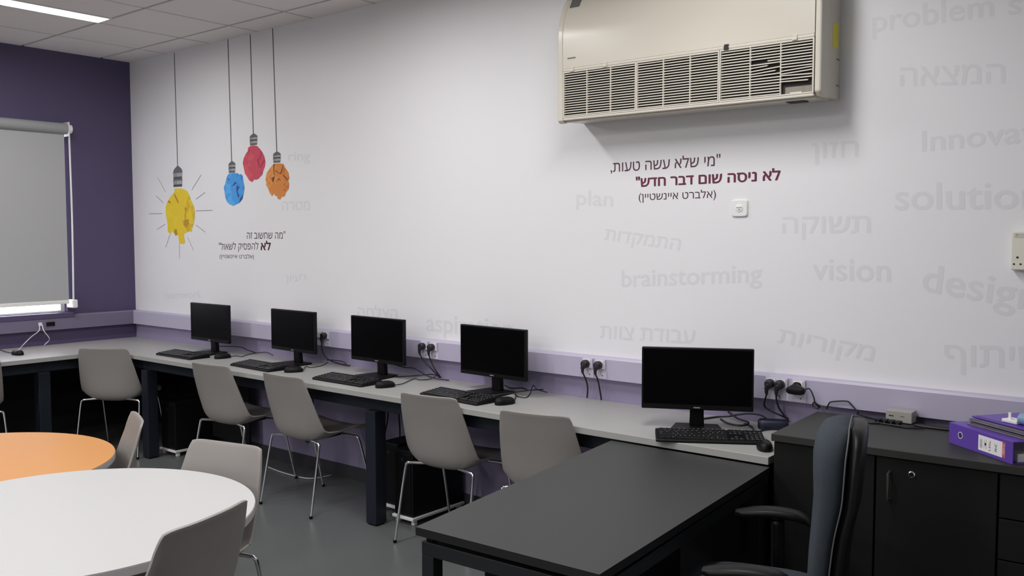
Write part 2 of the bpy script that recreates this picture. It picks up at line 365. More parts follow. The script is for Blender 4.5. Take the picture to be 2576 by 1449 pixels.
RAYS= [((0.2475,1.7573),(0.453,1.7572)),((0.3637,1.8984),(0.4687,1.842)),((0.3944,2.0428),(0.5078,1.9256)),((0.8829,1.9322),(1.0118,2.0385)),((0.9346,1.8582),(1.0601,1.9056)),((0.9338,1.7692),(1.1578,1.7697)),((0.9269,1.6619),(1.0542,1.607)),((0.8074,1.5679),(0.8892,1.4675)),((0.6873,1.5275),(0.6877,1.4002)),((0.5575,1.5928),(0.4884,1.4888)),((0.4906,1.6717),(0.3695,1.6313))]

CABLES={
 'A1': [(3.419,-.08,.929),(3.402,-.08,.885),(3.413,-.07,.849),(3.461,-.06,.807),(3.491,-.04,.768),(3.51,-.03,.748)],
 'A2': [(3.496,-.08,.932),(3.477,-.08,.891),(3.479,-.07,.843),(3.502,-.06,.796),(3.518,-.03,.749)],
 'A3': [(3.6, -0.05, 0.745), (3.52, -0.085, 0.752), (3.47, -0.095, 0.764), (3.403, -0.095, 0.785), (3.353, -0.095, 0.798), (3.276, -0.095, 0.796), (3.197, -0.095, 0.805)],
 'A4': [(3.498,-.03,.756),(3.448,-.03,.762),(3.398,-.03,.755),(3.3,-.102,.745),(3.266,-.154,.745)],
 'B1': [(4.576,-.08,.933),(4.565,-.08,.893),(4.563,-.06,.843),(4.559,-.04,.799),(4.549,-.03,.748)],
 'B2': [(4.65,-.08,.935),(4.638,-.08,.895),(4.634,-.06,.851),(4.634,-.04,.796),(4.636,-.03,.747)],
 'C1': [(5.55,-.08,.93),(5.532,-.08,.91),(5.531,-.08,.877),(5.51,-.05,.825),(5.545,-.05,.804),(5.614,-.03,.776)],
 'C2': [(5.595, -0.08, 0.93), (5.579, -0.08, 0.907), (5.578, -0.08, 0.866), (5.583, -0.06, 0.823), (5.621, -0.041999999999999996, 0.766)],
 'D': [(5.701, -0.08, 0.922), (5.717, -0.08, 0.928), (5.729, -0.08, 0.92), (5.742, -0.08, 0.893), (5.745, -0.07, 0.868), (5.76, -0.058, 0.855), (5.752, -0.058, 0.842), (5.731, -0.058, 0.851), (5.735, -0.058, 0.868), (5.756, -0.058, 0.849)],
 'E': [(5.789,-.056,.845),(5.8,-.06,.87),(5.814,-.06,.88),(5.872,-.06,.889),(5.891,-.06,.878),(5.925,-.064,.845)],
 'L1': [(2.515,-.08,.933),(2.495,-.08,.9),(2.474,-.06,.84),(2.494,-.05,.791),(2.547,-.03,.758),(2.669,-.03,.747),(2.716,-.03,.747)],
 'L2': [(2.679,-.03,.751),(2.651,-.03,.767),(2.547,-.03,.768),(2.489,-.03,.763)],
 'M1': [(1.698,-.255,.745),(1.723,-.203,.745),(1.784,-.199,.745),(1.73,-.115,.745),(1.711,-.03,.746),(1.835,-.03,.761),(1.906,-.03,.745)],
 'M2': [(2.639,-.349,.745),(2.51,-.218,.745),(2.567,-.226,.745),(2.572,-.168,.745),(2.533,-.09,.745),(2.498,-.03,.751)],
 'M3': [(3.445,-.367,.745),(3.476,-.3,.745),(3.406,-.14,.745),(3.459,-.143,.745),(3.484,-.101,.745),(3.473,-.03,.75)],
 'M4': [(4.291,-.331,.745),(4.249,-.245,.745),(4.195,-.17,.745),(4.19,-.175,.745),(4.245,-.21,.745),(4.288,-.206,.745),(4.235,-.103,.745),(4.199,-.03,.775),(4.227,-.03,.756),(4.295,-.03,.748)],
 'K4': [(4.05, -0.335, 0.745), (4.1, -0.325, 0.745), (4.17, -0.312, 0.759), (4.215, -0.24, 0.766), (4.245, -0.12, 0.766), (4.267, -0.03, 0.76)],
 'N4': [(4.001,-.03,.754),(4.051,-.03,.745),(4.123,-.03,.753),(4.158,-.03,.747)],
 'N1': [(1.247,-.03,.758),(1.346,-.03,.766),(1.514,-.03,.774),(1.608,-.03,.759),(1.711,-.03,.746)],
 'N5a': [(5.25,-.127,.745),(5.281,-.049,.745),(5.332,-.03,.751),(5.378,-.03,.765),(5.431,-.03,.776),(5.485,-.03,.776),(5.52,-.03,.76)],
 'N5b': [(5.344, -0.137, 0.756), (5.402, -0.192, 0.756), (5.458, -0.20900000000000002, 0.756), (5.482, -0.17700000000000002, 0.756), (5.464, -0.117, 0.756), (5.394, -0.07100000000000001, 0.756), (5.332, -0.036, 0.773)],
 'N5c': [(5.443,-.103,.745),(5.501,-.156,.745),(5.551,-.235,.745),(5.565,-.165,.745),(5.598,-.114,.745)],
 'ML': [(.356,-1.123,.745),(.229,-1.113,.745),(.074,-1.092,.745),(-.022,-1.109,.745)],
 'WL1': [(0.06, -0.803, 0.906), (0.1, -0.824, 0.865), (0.04, -0.858, 0.815), (0.04, -0.917, 0.76), (0.189, -1.007, 0.745)],
 'WL2': [(0.064, -0.783, 0.906), (0.10400000000000001, -0.79, 0.863), (0.094, -0.749, 0.805), (0.044, -0.731, 0.775), (0.044, -0.764, 0.747)],
 'S1': [(5.9, -0.132, 0.841), (5.926, -0.142, 0.841), (5.965, -0.179, 0.841), (6.013, -0.208, 0.841), (6.05, -0.195, 0.841)],
 'S2': [(5.919, -0.062, 0.841), (5.994, -0.107, 0.841), (6.05, -0.115, 0.841)],
 'S3': [(6.165, -0.15, 0.842), (6.221, -0.161, 0.842), (6.31, -0.156, 0.842)],
 'F': [(2.007,-.173,.006),(2.174,-.198,.006),(2.325,-.205,.006),(2.463,-.194,.006),(2.516,-.139,.006),(2.533,-.038,.006)],
}
OFF = {'q': .004, 'b': .030, 'd': .0, 'e': .026, 'f': .018}
PM = {'q': PRINTD, 'b': PRINTB, 'd': PRINTG, 'e': PRINTE, 'f': PRINTF}
LABS = {0: 'plum first line of the quote under the air conditioner', 1: 'bold maroon line of the quote under the air conditioner', 2: 'name in brackets under the maroon quote', 3: 'thin dark first line of the quote beside the paper bulbs', 5: 'short bold dark maroon word beside the paper bulbs'}
for i, (txt, k, a, b, c) in enumerate(TEXTS):
    printed_text(txt, PM[k], a, b, c, OFF[k], LABS.get(i) or ('pale grey printed word' if k == 'f' else None))
import mathutils.geometry as mg
def poly_mesh(bm, pts, d, mi=0):
    f = bm.faces.new([bm.verts.new(on_wall(x, z, d)) for x, z in pts]); f.material_index = mi; return f
BCOL = {'yellow': ((.80, .60, .012), (.68, .44, .010), (.83, .64, .03), (.50, .26, .008)), 'blue': ((.065, .33, .76), (.045, .23, .62), (.10, .42, .83), (.03, .07, .30)),
        'red': ((.58, .075, .115), (.47, .055, .10), (.64, .10, .13), (.36, .03, .06)), 'orange': ((.66, .24, .055), (.56, .165, .035), (.72, .31, .085), (.20, .06, .02))}
def inside(p, poly):
    r = False; x, y = p
    for i in range(len(poly)):
        (x0, y0), (x1, y1) = poly[i-1], poly[i]
        if (y0 > y) != (y1 > y) and x < (x1-x0)*(y-y0)/(y1-y0)+x0: r = not r
    return r
for n, out in BULBS.items():
    rnd = random.Random(n)
    c = BCOL[n]
    ms = [mat('printed_%s_%s' % (n, s), c[i], .5) for i, s in enumerate(('mid', 'deep', 'light', 'fold'))]
    xs = [q[0] for q in out]; zs = [q[1] for q in out]
    pts = [Vector(q) for q in out]; tries = 0
    while len(pts) < len(out)+26 and tries < 4000:
        tries += 1
        q = (rnd.uniform(min(xs), max(xs)), rnd.uniform(min(zs), max(zs)))
        if inside(q, out) and min((Vector(q)-p).length for p in pts) > .032: pts.append(Vector(q))
    ed = [(i, (i+1) % len(out)) for i in range(len(out))]
    V, E_, F_, *_ = mg.delaunay_2d_cdt(pts, ed, [list(range(len(out)))], 1, 1e-6)
    bm = B(); vv = [bm.verts.new(on_wall(v.x, v.y, .0012)) for v in V]
    for f in F_:
        cx = sum(V[i].x for i in f)/len(f); 
        t = (cx-min(xs))/(max(xs)-min(xs))+rnd.uniform(-.35, .35)
        bm.faces.new([vv[i] for i in f]).material_index = 1 if t > .95 else (2 if t < .18 else 0)
    paper = obj('printed_bulb', bm, ms, WB)
    part_label(paper, {'yellow': 'largest printed bulb, a crumpled yellow paper ball with rays', 'blue': 'printed bulb of crumpled blue paper', 'red': 'printed bulb of crumpled red paper, the highest one', 'orange': 'printed bulb of crumpled orange paper'}[n])
    bm = B()
    for cr in CREASES[n]: poly_mesh(bm, cr, .0018)
    obj('paper_fold', bm, ms[3], paper)
    (tx, tz), (bxx, bz), (lx_, lz), (rx, rz_) = SOCKETS[n]
    hw = (rx-lx_)/2; H = tz-bz; bm = B()
    cap = [(tx+(bxx-tx)*t+s*hw*w, tz-H*t) for s in (1,) for t, w in ()]
    def strip(t0, t1, w0, w1, mi, s0=-1, s1=1):
        c0 = tx+(bxx-tx)*t0; c1 = tx+(bxx-tx)*t1
        poly_mesh(bm, [(c0+s0*hw*w0, tz-H*t0), (c0+s1*hw*w0, tz-H*t0), (c1+s1*hw*w1, tz-H*t1), (c1+s0*hw*w1, tz-H*t1)], .0012+.0001*(mi), mi)
    strip(0, .05, .14, .34, 1); strip(.05, .10, .34, .58, 1); strip(.10, .17, .58, .82, 1); strip(.17, .25, .82, .95, 1); strip(.25, .34, .95, 1.0, 1)
    k = .34; seq = [(.12, 1.0, .92, 0), (.08, .92, .92, 2), (.05, .92, 1.0, 1), (.12, 1.0, .92, 0), (.08, .92, .92, 2)] if n == 'yellow' else [(.16, 1.0, .95, 0), (.14, .92, .95, 2), (.2, 1.0, .9, 0), (.16, .9, .86, 1)]
    tot = sum(a[0] for a in seq)
    for h_, w0, w1, mi in seq:
        h2 = h_*(.66/tot); strip(k, k+h2, w0, w1, mi); 
        if mi == 0: strip(k, k+h2, w0, w1, 3, -1, -.15)
        k += h2
    obj('printed_socket', bm, [mat('printed_steel', (.36, .37, .38), .5), mat('printed_dark_steel', (.12, .125, .13), .5), mat('printed_shadow_steel', (.07, .075, .08), .5), mat('printed_mid_steel', (.27, .28, .29), .5)], paper)
    (ax, az), (b2, bz2) = CORDS[n]; w_ = .0045
    bm = B(); poly_mesh(bm, [(ax-w_, min(az, CEIL)), (ax+w_, min(az, CEIL)), (b2+w_, bz2), (b2-w_, bz2)], .0012); obj('printed_cord', bm, CORDP, paper)
    if n == 'yellow':
        bm = B()
        for (p, q) in RAYS:
            p, q = Vector(p), Vector(q); t = (q-p).normalized(); nn = Vector((-t.y, t.x))*.0022
            poly_mesh(bm, [p+nn, q+nn, q-nn, p-nn], .0012)
        obj('printed_ray', bm, RAYP, paper)

# ---------------------------------------------------------------- roller blind
t = thing('roller_blind', 'grey roller blind pulled nearly down over the window in the purple wall', 'blind', (0, 0, 0))
def cyl_y(bm, x, z, r, y0, y1, seg=24): return tube(bm, [(x, y0, z), (x, y1, z)], r, seg, smooth=False)
obj('roller_tube', cyl_y(B(), .075, 2.402, .042, -2.3, -.565), BLINDT, t, smooth=True, sharp=50)
bm = B(); bx(bm, .0745, .0755, -2.29, -.582, 1.075, 2.40); obj('blind_fabric', bm, BLINDM, t)
obj('bottom_bar', bx(B(), .066, .084, -2.29, -.582, 1.055, 1.083), WHITEP, t, bev=.004)
bm = B(); bx(bm, 0, .115, -.563, -.555, 2.345, 2.452); bx(bm, 0, .004, -.563, -.515, 2.36, 2.45); cyl_y(bm, .075, 2.402, .034, -.555, -.528); obj('bracket', bm, WHITEP, t, bev=.003)
bm = B()
for yy, xx in ((-.551, .10), (-.537, .055)): tube(bm, [(xx, yy, 2.40), (xx, yy+.004, 1.7), (xx, yy-.004, 1.05)], .0032, 6)
obj('bead_chain', bm, WHITEP, t)
bm = B(); bx(bm, 0, .11, -.568, -.528, 1.02, 1.085); obj('chain_holder', bm, WHITEP, t, bev=.008)

# ---------------------------------------------------------------- trunking, outlets
def trunking(name, lab, T_, x0, x1, m):
    prof = [(.001, .857), (.05, .857), (.05, .958), (.043, .968), (.001, .968)]
    bm = B(); loft(bm, [[T_(x, y, z) for y, z in prof] for x in (x0, x1)])
    o = obj(name, bm, m); return tag(o, lab, 'cable trunking')
trunking('cable_trunking', 'long lavender cable trunking along the white printed wall', lambda x, y, z: (x, -y, z), .0505, ROOM_X-.01, TRUNK)
trunking('cable_trunking', 'purple cable trunking below the blind on the purple wall', lambda x, y, z: (y, -x, z), .001, 4.5, TRUNKL)
def outlet(x0, n, lab, grp=None):
    w_ = .062 if n == 1 else .102
    t = thing('wall_outlet', lab, 'socket', (x0+w_/2, -.05, .931), 0, grp)
    bm = B(); bx(bm, -w_/2, w_/2, -.010, 0, -.025, .026); obj('outlet_frame', bm, PLATE, t, bev=.003)
    for k in range(n):
        cx = (k-(n-1)/2)*.045
        bm = B(); bx(bm, cx-.021, cx+.021, -.013, -.0095, -.019, .02); obj('outlet_insert', bm, WHITEP, t, bev=.0015)
        bm = B()
        for dx, dz in ((-.009, .004), (.009, .004), (0, -.009)): bx(bm, cx+dx-.002, cx+dx+.002, -.0135, -.0125, dz-.003, dz+.003)
        obj('pin_hole', bm, BLACKP, t)
    bm = B(); bx(bm, -w_/2-.004, w_/2+.004, -.003, 0, -.072, -.0255); obj('cover_plate', bm, PLATE, t, bev=.001)
    bm = B(); bx(bm, .008, .013, -.0045, -.002, -.058, -.053); obj('cover_screw', bm, INK, t)
    return t
outlet(2.420, 1, 'outlet mostly hidden behind the second monitor from the corner')
outlet(2.484, 1, 'outlet just right of the second monitor from the corner')
outlet(3.378, 1, 'left outlet of the pair between the third and fourth monitors from the corner')
outlet(3.452, 1, 'right outlet of the pair between the third and fourth monitors from the corner')
outlet(4.537, 1, 'left outlet of the pair beside the nearest monitor')
outlet(4.614, 1, 'right outlet of the pair beside the nearest monitor')
outlet(5.516, 2, 'double outlet on the trunking right of the nearest monitor')
outlet(5.634, 1, 'outlet with the black power adapter plugged in')
def plug(bm, x, z):
    T_ = Matrix.Translation((x, -.063, z)) @ Matrix.Rotation(pi/2, 4, 'X')
    lathe(bm, [(.019, 0), (.021, .004), (.021, .022), (.018, .030), (.010, .033)], 20, T_)
    tube(bm, [(x, -.083, z), (x-.006, -.088, z-.012), (x-.010, -.086, z-.034), (x-.010, -.083, z-.048)], [.013, .011, .008, .006], 10)
def cable(key, lab, px=None, pz=.93, r=.0042, m=None, name='power_cable', first=None):
    m = m or CORDM
    pts = list(CABLES[key])
    t = thing(name, lab, 'cable', pts[-1])
    L = Vector(pts[-1]); sub = lambda p: tuple(Vector(p)-L)
    if px is not None:
        bm = B(); plug(bm, 0, 0); bm.transform(Matrix.Translation(Vector((px, 0, pz))-L)); obj('plug', bm, m, t, smooth=True, sharp=50)
        pts = [(px-.010, -.084, pz-.045)]+pts[2:]
    bm = B(); tube(bm, [sub(p) for p in pts], r, 8); obj('cord', bm, m, t, smooth=True)
    return t
cable('A1', 'black plug and cord in the left outlet between third and fourth monitors', 3.409)
cable('A2', 'black plug and cord in the right outlet between third and fourth monitors', 3.483)
cable('B1', 'black plug and cord hanging straight from the left outlet beside the nearest monitor', 4.568)
cable('B2', 'black plug and cord hanging straight from the right outlet beside the nearest monitor', 4.645)
cable('C1', 'black plug and cord in the left half of the double outlet', 5.544)
cable('C2', 'black plug and cord in the right half of the double outlet', 5.589)
cable('L1', 'black plug and cord in the outlet right of the second monitor', 2.515)
t = thing('power_adapter', 'bulky black power adapter in the outlet above the dark cabinet', 'adapter', (5.662, -.063, .928))
bm = B(); loft(bm, [superring(0, 0, .020, .020, 0, 20), superring(0, -.004, .020, .018, .012, 20), superring(.004, -.012, .040, .016, .016, 20, 3), superring(.006, -.013, .041, .017, .036, 20, 3), superring(.006, -.012, .030, .010, .042, 20, 3)]); bm.transform(Matrix.Rotation(pi/2, 4, 'X'))
obj('adapter_body', bm, BLACKP, t, smooth=True, sharp=50)
bm = B(); tube(bm, [tuple(Vector(p)-t.location) for p in [(5.70, -.095, .917)]+CABLES['D'][1:]], .003, 8); obj('cord', bm, CORDM, t, smooth=True)
for k, lab, r, m in (('E', 'thin black lead arching over the trunking above the dark cabinet', .003, CORDM), ('A3', 'black lead from the third monitor back towards the paired outlets', .0035, CORDM), ('A4', 'thin black lead lying behind the foot of the third monitor', .003, CORDM),
                     ('L2', 'short black lead behind the foot of the second monitor', .003, CORDM), ('K4', 'black lead lying along the bench past the fourth monitor foot', .003, CORDM), ('N4', 'short black lead behind the neck of the fourth monitor', .004, CORDM),
                     ('N1', 'black lead running along the wall behind the monitor nearest the corner', .0035, CORDM), ('N5a', 'black lead running behind the nearest monitor to the navy power brick', .004, CORDM), ('N5b', 'thick black loop of lead right of the nearest monitor foot', .005, CORDM), ('N5c', 'black lead bent on the bench in front of the navy power brick', .004, CORDM),
                     ('WL1', 'white lead from the trunking of the purple wall towards the far mouse', .0035, CORDW), ('WL2', 'white lead from the trunking of the purple wall down behind the bench', .0035, CORDW),
                     ('F', 'thin white cable curling over the floor under the bench', .004, CORDW), ('S1', 'black lead on the dark cabinet running to the grey box', .004, CORDM), ('S2', 'black lead along the back of the dark cabinet beside the grey box', .004, CORDM), ('S3', 'black lead on the dark cabinet between grey box and purple binder', .005, CORDM)):
    cable(k, lab, r=r, m=m, name='cable_lead')
bm = B(); bx(bm, -.010, .010, -.012, .012, -.012, .014); tag(obj('network_plug', bm, CORDW, bev=.004), 'small white plug in the trunking of the purple wall', 'plug').location = (.062, -.797, .908)
bm = B(); bx(bm, 0, .010, -.032, .032, -.016, .016); o = obj('data_socket', bm, BLACKP, bev=.006); tag(o, 'small black socket in the trunking of the purple wall', 'socket'); o.location = (.050, -.716, .905)
bm = B()
loft(bm, [superring(0, 0, .062, .032, 0, 24, 5), superring(0, 0, .065, .035, .006, 24, 5), superring(0, 0, .065, .035, .030, 24, 5), superring(0, 0, .058, .029, .038, 24, 5)])
o = obj('power_brick', bm, NAVY, smooth=True, sharp=40); tag(o, 'dark navy power brick on the bench left of the dark cabinet', 'adapter'); o.location = (5.575, -.105, .7405); o.rotation_euler = (0, 0, radians(25))
# under-bench hanging leads
for i, (x, lab) in enumerate(((2.28, 'looped black lead hanging under the bench left of the middle leg'), (3.1, 'black lead hanging down behind the second bench chair from the middle leg'))):
    bm = B(); tube(bm, [(x, -.10, .70), (x+.03, -.09, .5), (x-.02, -.08, .3), (x+.05, -.07, .2), (x+.10, -.06, .35), (x+.06, -.05, .7)], .005, 8)
    tag(obj('cable_lead', bm, CORDM, smooth=True), lab, 'cable')

# ---------------------------------------------------------------- air conditioner
AX0, AX1, AD, AZ0, AZ1 = 4.50, 5.80, .22, 2.128, 2.80
t = thing('air_conditioner', 'large cream wall air conditioner with a slatted grille broken at one corner', 'air conditioner', (AX0, 0, AZ0))
L = AX1-AX0; H = AZ1-AZ0
def prof_ac(o=0): return [(0, .02), (-.13, .016), (-.20, .0), (-AD+.006, .002), (-AD-o, .012), (-AD-o, .40)]+[(-AD-o+.062*(k/9)**2.2, .40+.20*(k/9)) for k in range(1, 10)]+[(-.10, .655), (0, H)]
def ext_x(bm, prof, x0, x1, mi=0):
    return loft(bm, [[(x, y, z) for y, z in prof] for x in (x0, x1)], mi=mi)
inner = [(0, .02), (-.20, .004), (-.2, .245), (-AD+.003, .25), (-AD+.003, .40)]+[(-AD+.003+.062*(k/9)**2.2, .40+.20*(k/9)) for k in range(1, 10)]+[(-.10, .655), (0, H)]
bm = B(); ext_x(bm, inner, .03, L-.028); obj('casing', bm, ACBODY, t, smooth=True, sharp=25)
bm = B(); ext_x(bm, prof_ac(.004), 0, .0295); obj('end_cap', bm, ACBODY, t, bev=.004)
bm = B(); ext_x(bm, [(-.13, .012), (-.205, .012), (-AD-.004, .03), (-AD-.004, .40)]+[(-AD-.004+.062*(k/9)**2.2, .40+.20*(k/9)) for k in range(1, 10)]+[(-.13, .63)], L-.0275, L); obj('end_cap', bm, ACBODY, t, bev=.008, seg=3)
bm = B(); ext_x(bm, [(0, .02), (-.1295, .016), (-.1295, .62), (0, H)], L-.0275, L-.003); obj('side_plate', bm, ACBODY, t, bev=.002)
fp = [(-AD-.003, .2615), (-AD-.003, .40)]+[(-AD-.003+.062*(k/9)**2.2, .40+.20*(k/9)) for k in range(1, 10)]
bm = B(); loft(bm, [[(x, y, z) for y, z in fp]+[(x, y+.002, z-.001) for y, z in fp[::-1]] for x in (.0305, L-.029)]); obj('front_panel', bm, ACBODY, t, smooth=True, sharp=40)
bm = B(); bx(bm, .0305, L-.029, -AD-.003, -AD+.02, .0125, .024); bx(bm, .0305, L-.029, -AD-.005, -AD+.004, .2475, .2605); obj('grille_rail', bm, ACGRILLE, t, bev=.003)
bm = B(); bx(bm, .0305, L-.029, -.204, -.2005, .02, .245); o_ = obj('filter', bm, ACDARK, t)
gw = (L-.0595)/3
rnd = random.Random(3)
for g in range(3):
    gx0 = .0305+g*gw; gx1 = gx0+gw; z0, z1 = .0245, .247
    bm = B(); fr = .007
    yf, yb = -AD-.004, -AD+.010
    bx(bm, gx0+.001, gx0+fr, yf, yb, z0, z1); bx(bm, gx1-fr, gx1-.001, yf, yb, z0, z1); bx(bm, gx0+fr, gx1-fr, yf, yb, z0, z0+.006); bx(bm, gx0+fr, gx1-fr, yf, yb, z1-.007, z1)
    gr = obj('grille', bm, ACGRILLE, t)
    cols = [gx0+fr+(gx1-gx0-2*fr)*k/3 for k in range(4)]
    for k in (1, 2):
        obj('mullion', bx(B(), cols[k]-.0022, cols[k]+.0022, yf+.001, yb, z0+.006, z1-.007), ACGRILLE, gr)
    bm = B(); ns = 18; pz = (z1-z0-.013)/ns
    for k in range(3):
        for s in range(ns):
            zc = z0+.006+pz*(s+.5); a, b = cols[k]+.002, cols[k+1]-.002; d0 = d1 = 0
            if g == 2:
                if k == 2 and s <= 3: continue                      # broken out corner
                if k == 2 and s == 4: b -= .016; d0 = .001; d1 = -.002
                if k == 2 and s in (5, 6): d1 = .004-.001*s; d0 = .002 if s == 6 else -.001
                if k == 2 and s in (7, 8): d0 = -.003; d1 = .003
                if k == 1 and s == 12: a += .075
                if k == 1 and s == 11: d1 = .002
                if k == 1 and s == 10: b -= .055; d1 = .004
                if k == 1 and s == 9: d1 = .006; d0 = -.002
                if k == 1 and s == 8: b -= .02; d1 = .004; d0 = -.002
                if k == 1 and s == 7: d1 = .003
            h = .0038
            P = [(a, yf+.001, zc-h+d0), (b, yf+.001, zc-h+d1), (b, yf+.001, zc+.0005+d1), (a, yf+.001, zc+.0005+d0), (a, yb, zc-.001+d0), (b, yb, zc-.001+d1), (b, yb, zc+h+d1), (a, yb, zc+h+d0)]
            V = [bm.verts.new(p) for p in P]
            for f in ((0, 1, 2, 3), (7, 6, 5, 4), (0, 4, 5, 1), (3, 2, 6, 7), (0, 3, 7, 4), (1, 5, 6, 2)): bm.faces.new([V[i] for i in f])
    obj('slats', bm, ACGRILLE, gr)
for cx in (.085, .275, .89, 1.19):
    bm = B(); bx(bm, cx-.011, cx+.011, -AD-.010, -AD-.002, .243, .258); bx(bm, cx-.011, cx+.011, -AD-.006, -AD, .2585, .267); obj('grille_clip', bm, ACGRILLE if cx != .89 else ACDARK, t, bev=.002)
bm = B(); bx(bm, gx1-.125, gx1-.015, -.206, -.2042, .026, .06); part_label(obj('bare_filter', bm, ACFILT, t), 'grey filter showing through the broken grille corner')
bm = B(); bx(bm, gx1-.10, gx1-.05, -AD+.0, -AD+.012, .031, .036); obj('broken_slat', bm, ACGRILLE, t)
bm = B(); bx(bm, .058, .105, -AD-.0036, -AD-.003, .305, .312); obj('name_badge', bm, GREYD, t)
T_ = Matrix.Translation((.07, -.168, .588)) @ Matrix.Rotation(radians(-30), 4, 'X')
bm = B(); bx(bm, -.025, .03, -.006, .0, -.035, .04, T=T_); obj('display', bm, GREYD, t, bev=.002)
bm = B(); bx(bm, .16, L-.1, -.010, .0, -.02, .05, T=Matrix.Translation((0, -.140, .625)) @ Matrix.Rotation(radians(-40), 4, 'X')); obj('louvre', bm, ACGRILLE, t, bev=.004)
bm = B(); bx(bm, L-.003, L-.0022, -.092, -.028, .225, .325); obj('sticker', bm, YELLOWS, t)
bm = B(); bx(bm, L-.165, L-.09, -.175, -.115, .004, .009); obj('drain_opening', bm, ACDARK, t)
bm = B(); bx(bm, L-.003, L-.002, -.045, -.01, .18, .184); bx(bm, L-.003, L-.002, -.045, -.01, .072, .076); obj('side_slot', bm, GREYD, t)

# ---------------------------------------------------------------- wall sockets
t = thing('wall_socket', 'white square socket on the white wall under the maroon quote', 'socket', (5.36, 0, 1.7025))
bm = B(); ring = lambda a, y: [(x, y, z) for x, z, _ in superring(0, 0, a, a, 0, 32, 7)]
loft(bm, [ring(.0385, 0), ring(.0385, -.006), ring(.035, -.010)]); obj('socket_plate', bm, WHITEP, t, smooth=True, sharp=40)
bm = B(); lathe(bm, [(.019, 0), (.019, .001), (.0175, .002)], 28, Matrix.Translation((0, -.010, 0)) @ Matrix.Rotation(pi/2, 4, 'X')); obj('socket_insert', bm, WHITEP, t, smooth=True, sharp=40)
bm = B()
for dx, dz in ((-.009, .003), (0, .003), (.009, .003), (0, -.006)): bx(bm, dx-.0018, dx+.0018, -.0128, -.0118, dz-.0022, dz+.0022)
obj('pin_hole', bm, INK, t)
t = thing('socket_box', 'cream double socket box cut by the photo edge on the white wall', 'socket', (6.46, 0, 1.45))
bm = B(); bx(bm, 0, .15, -.034, 0, 0, .144); obj('socket_housing', bm, CREAMP, t, bev=.004)
bm = B(); bx(bm, .010, .075, -.0352, -.0335, .121, .137); obj('maker_plate', bm, mat('pale_grey_plate', (.55, .54, .47), .5), t)
bm = B(); prism(bm, [(-.004, .004), (.004, .004), (0, -.004)], 0, .0005, T=Matrix.Translation((.018, -.0353, .130)) @ Matrix.Rotation(pi/2, 4, 'X')); obj('arrow_mark', bm, GREYINK, t)
bm = B()
for dx, dz, r in ((.022, .047, .0042), (.011, .022, .0036), (.033, .022, .0036), (.100, .047, .0042), (.089, .022, .0036), (.111, .022, .0036)):
    lathe(bm, [(r, 0), (r, .0006)], 14, Matrix.Translation((dx, -.0342, dz)) @ Matrix.Rotation(pi/2, 4, 'X'))
obj('pin_hole', bm, INK, t)
# ---------------------------------------------------------------- computer bench
BZ = .74
t = thing('computer_bench', 'long pale grey corner bench running along both walls on dark steel legs', 'desk', (0, 0, 0))
BEND = 5.765
out = [(.001, -.001), (BEND, -.001), (BEND, -.602), (.86, -.602), (.80, -.612), (.755, -.645), (.735, -.70), (.735, -3.6), (.001, -3.6)]
bm = B(); prism(bm, out, BZ-.03, BZ); obj('worktop', bm, BENCH, t, bev=.002)
bm = B(); bx(bm, .62, BEND-.06, -.530, -.490, .632, .700); obj('front_rail', bm, FRAME, t, bev=.003)
bm = B(); bx(bm, .625, .665, -3.5, -.53, .632, .700); obj('front_rail', bm, FRAME, t, bev=.003)
for (x, y) in ((1.14, -.525), (3.495, -.525), (5.67, -.525), (.655, -1.05), (.655, -2.4)):
    bm = B(); bx(bm, x-.04, x+.04, y-.04, y+.04, .008, .632)
    lg = obj('leg', bm, FRAME, t, bev=.004)
    bm = B(); bx(bm, x-.03, x+.03, y-.03, y+.03, 0, .008); obj('foot', bm, BLACKP, lg)
for x in (1.14, 3.495, 5.67):
    bm = B(); bx(bm, x-.02, x+.02, -.485, -.05, .65, .70); obj('cross_rail', bm, FRAME, t)

bm = B(); bx(bm, .09, .105, -3.5, -.10, .10, .705); obj('modesty_or_shade_panel', bm, CABM, t)  # added black sheet standing in for the shade under the bench arm
bm = B(); bx(bm, .107, 1.72, -.105, -.09, .10, .705); obj('modesty_or_shade_panel', bm, CABM, t)  # second added sheet, keeps the space under the bench corner dark
bm = B(); bx(bm, 5.735, 5.755, -.58, -.05, 0, .705); obj('end_shade_panel', bm, CABM, t)  # added black board, darkens the gap between bench end and cabinet

# ---------------------------------------------------------------- monitors
def make_monitor(lab):
    t = thing('computer_monitor', lab, 'monitor', (0, 0, 0))
    bm = B(); bx(bm, -.2375, .2375, -.012, .012, .085, .355); obj('housing', bm, BLACKP, t, bev=.004)
    bm = B(); loft(bm, [[(x*s, y, z0+.22) for x, z0 in ((-.12, -.08), (.12, -.08), (.12, .08), (-.12, .08))] for s, y in ((1, .0121), (.9, .03), (.6, .036))]); obj('rear_cover', bm, BLACKP, t)
    bm = B(); bx(bm, -.2295, .2295, -.0128, -.0118, .108, .347); obj('screen', bm, SCREEN, t)
    bm = B(); bx(bm, -.014, .014, -.0128, -.0115, .093, .098); obj('badge', bm, SILVER, t)
    bm = B(); loft(bm, [[(-w, y0, z), (w, y0, z), (w, y0+.03, z), (-w, y0+.03, z)] for w, y0, z in ((.032, .02, .010), (.030, .018, .06), (.030, .014, .12))]); obj('neck', bm, BLACKP, t, bev=.003)
    bm = B(); prism(bm, [(-.092, .075), (.092, .075), (.118, -.085), (.100, -.098), (-.100, -.098), (-.118, -.085)], 0, .010); obj('base', bm, BLACKP, t, bev=.003)
    return t
mon = make_monitor('black monitor standing farthest away, nearest the purple wall')
mon.location = (1.425, -.21, BZ)
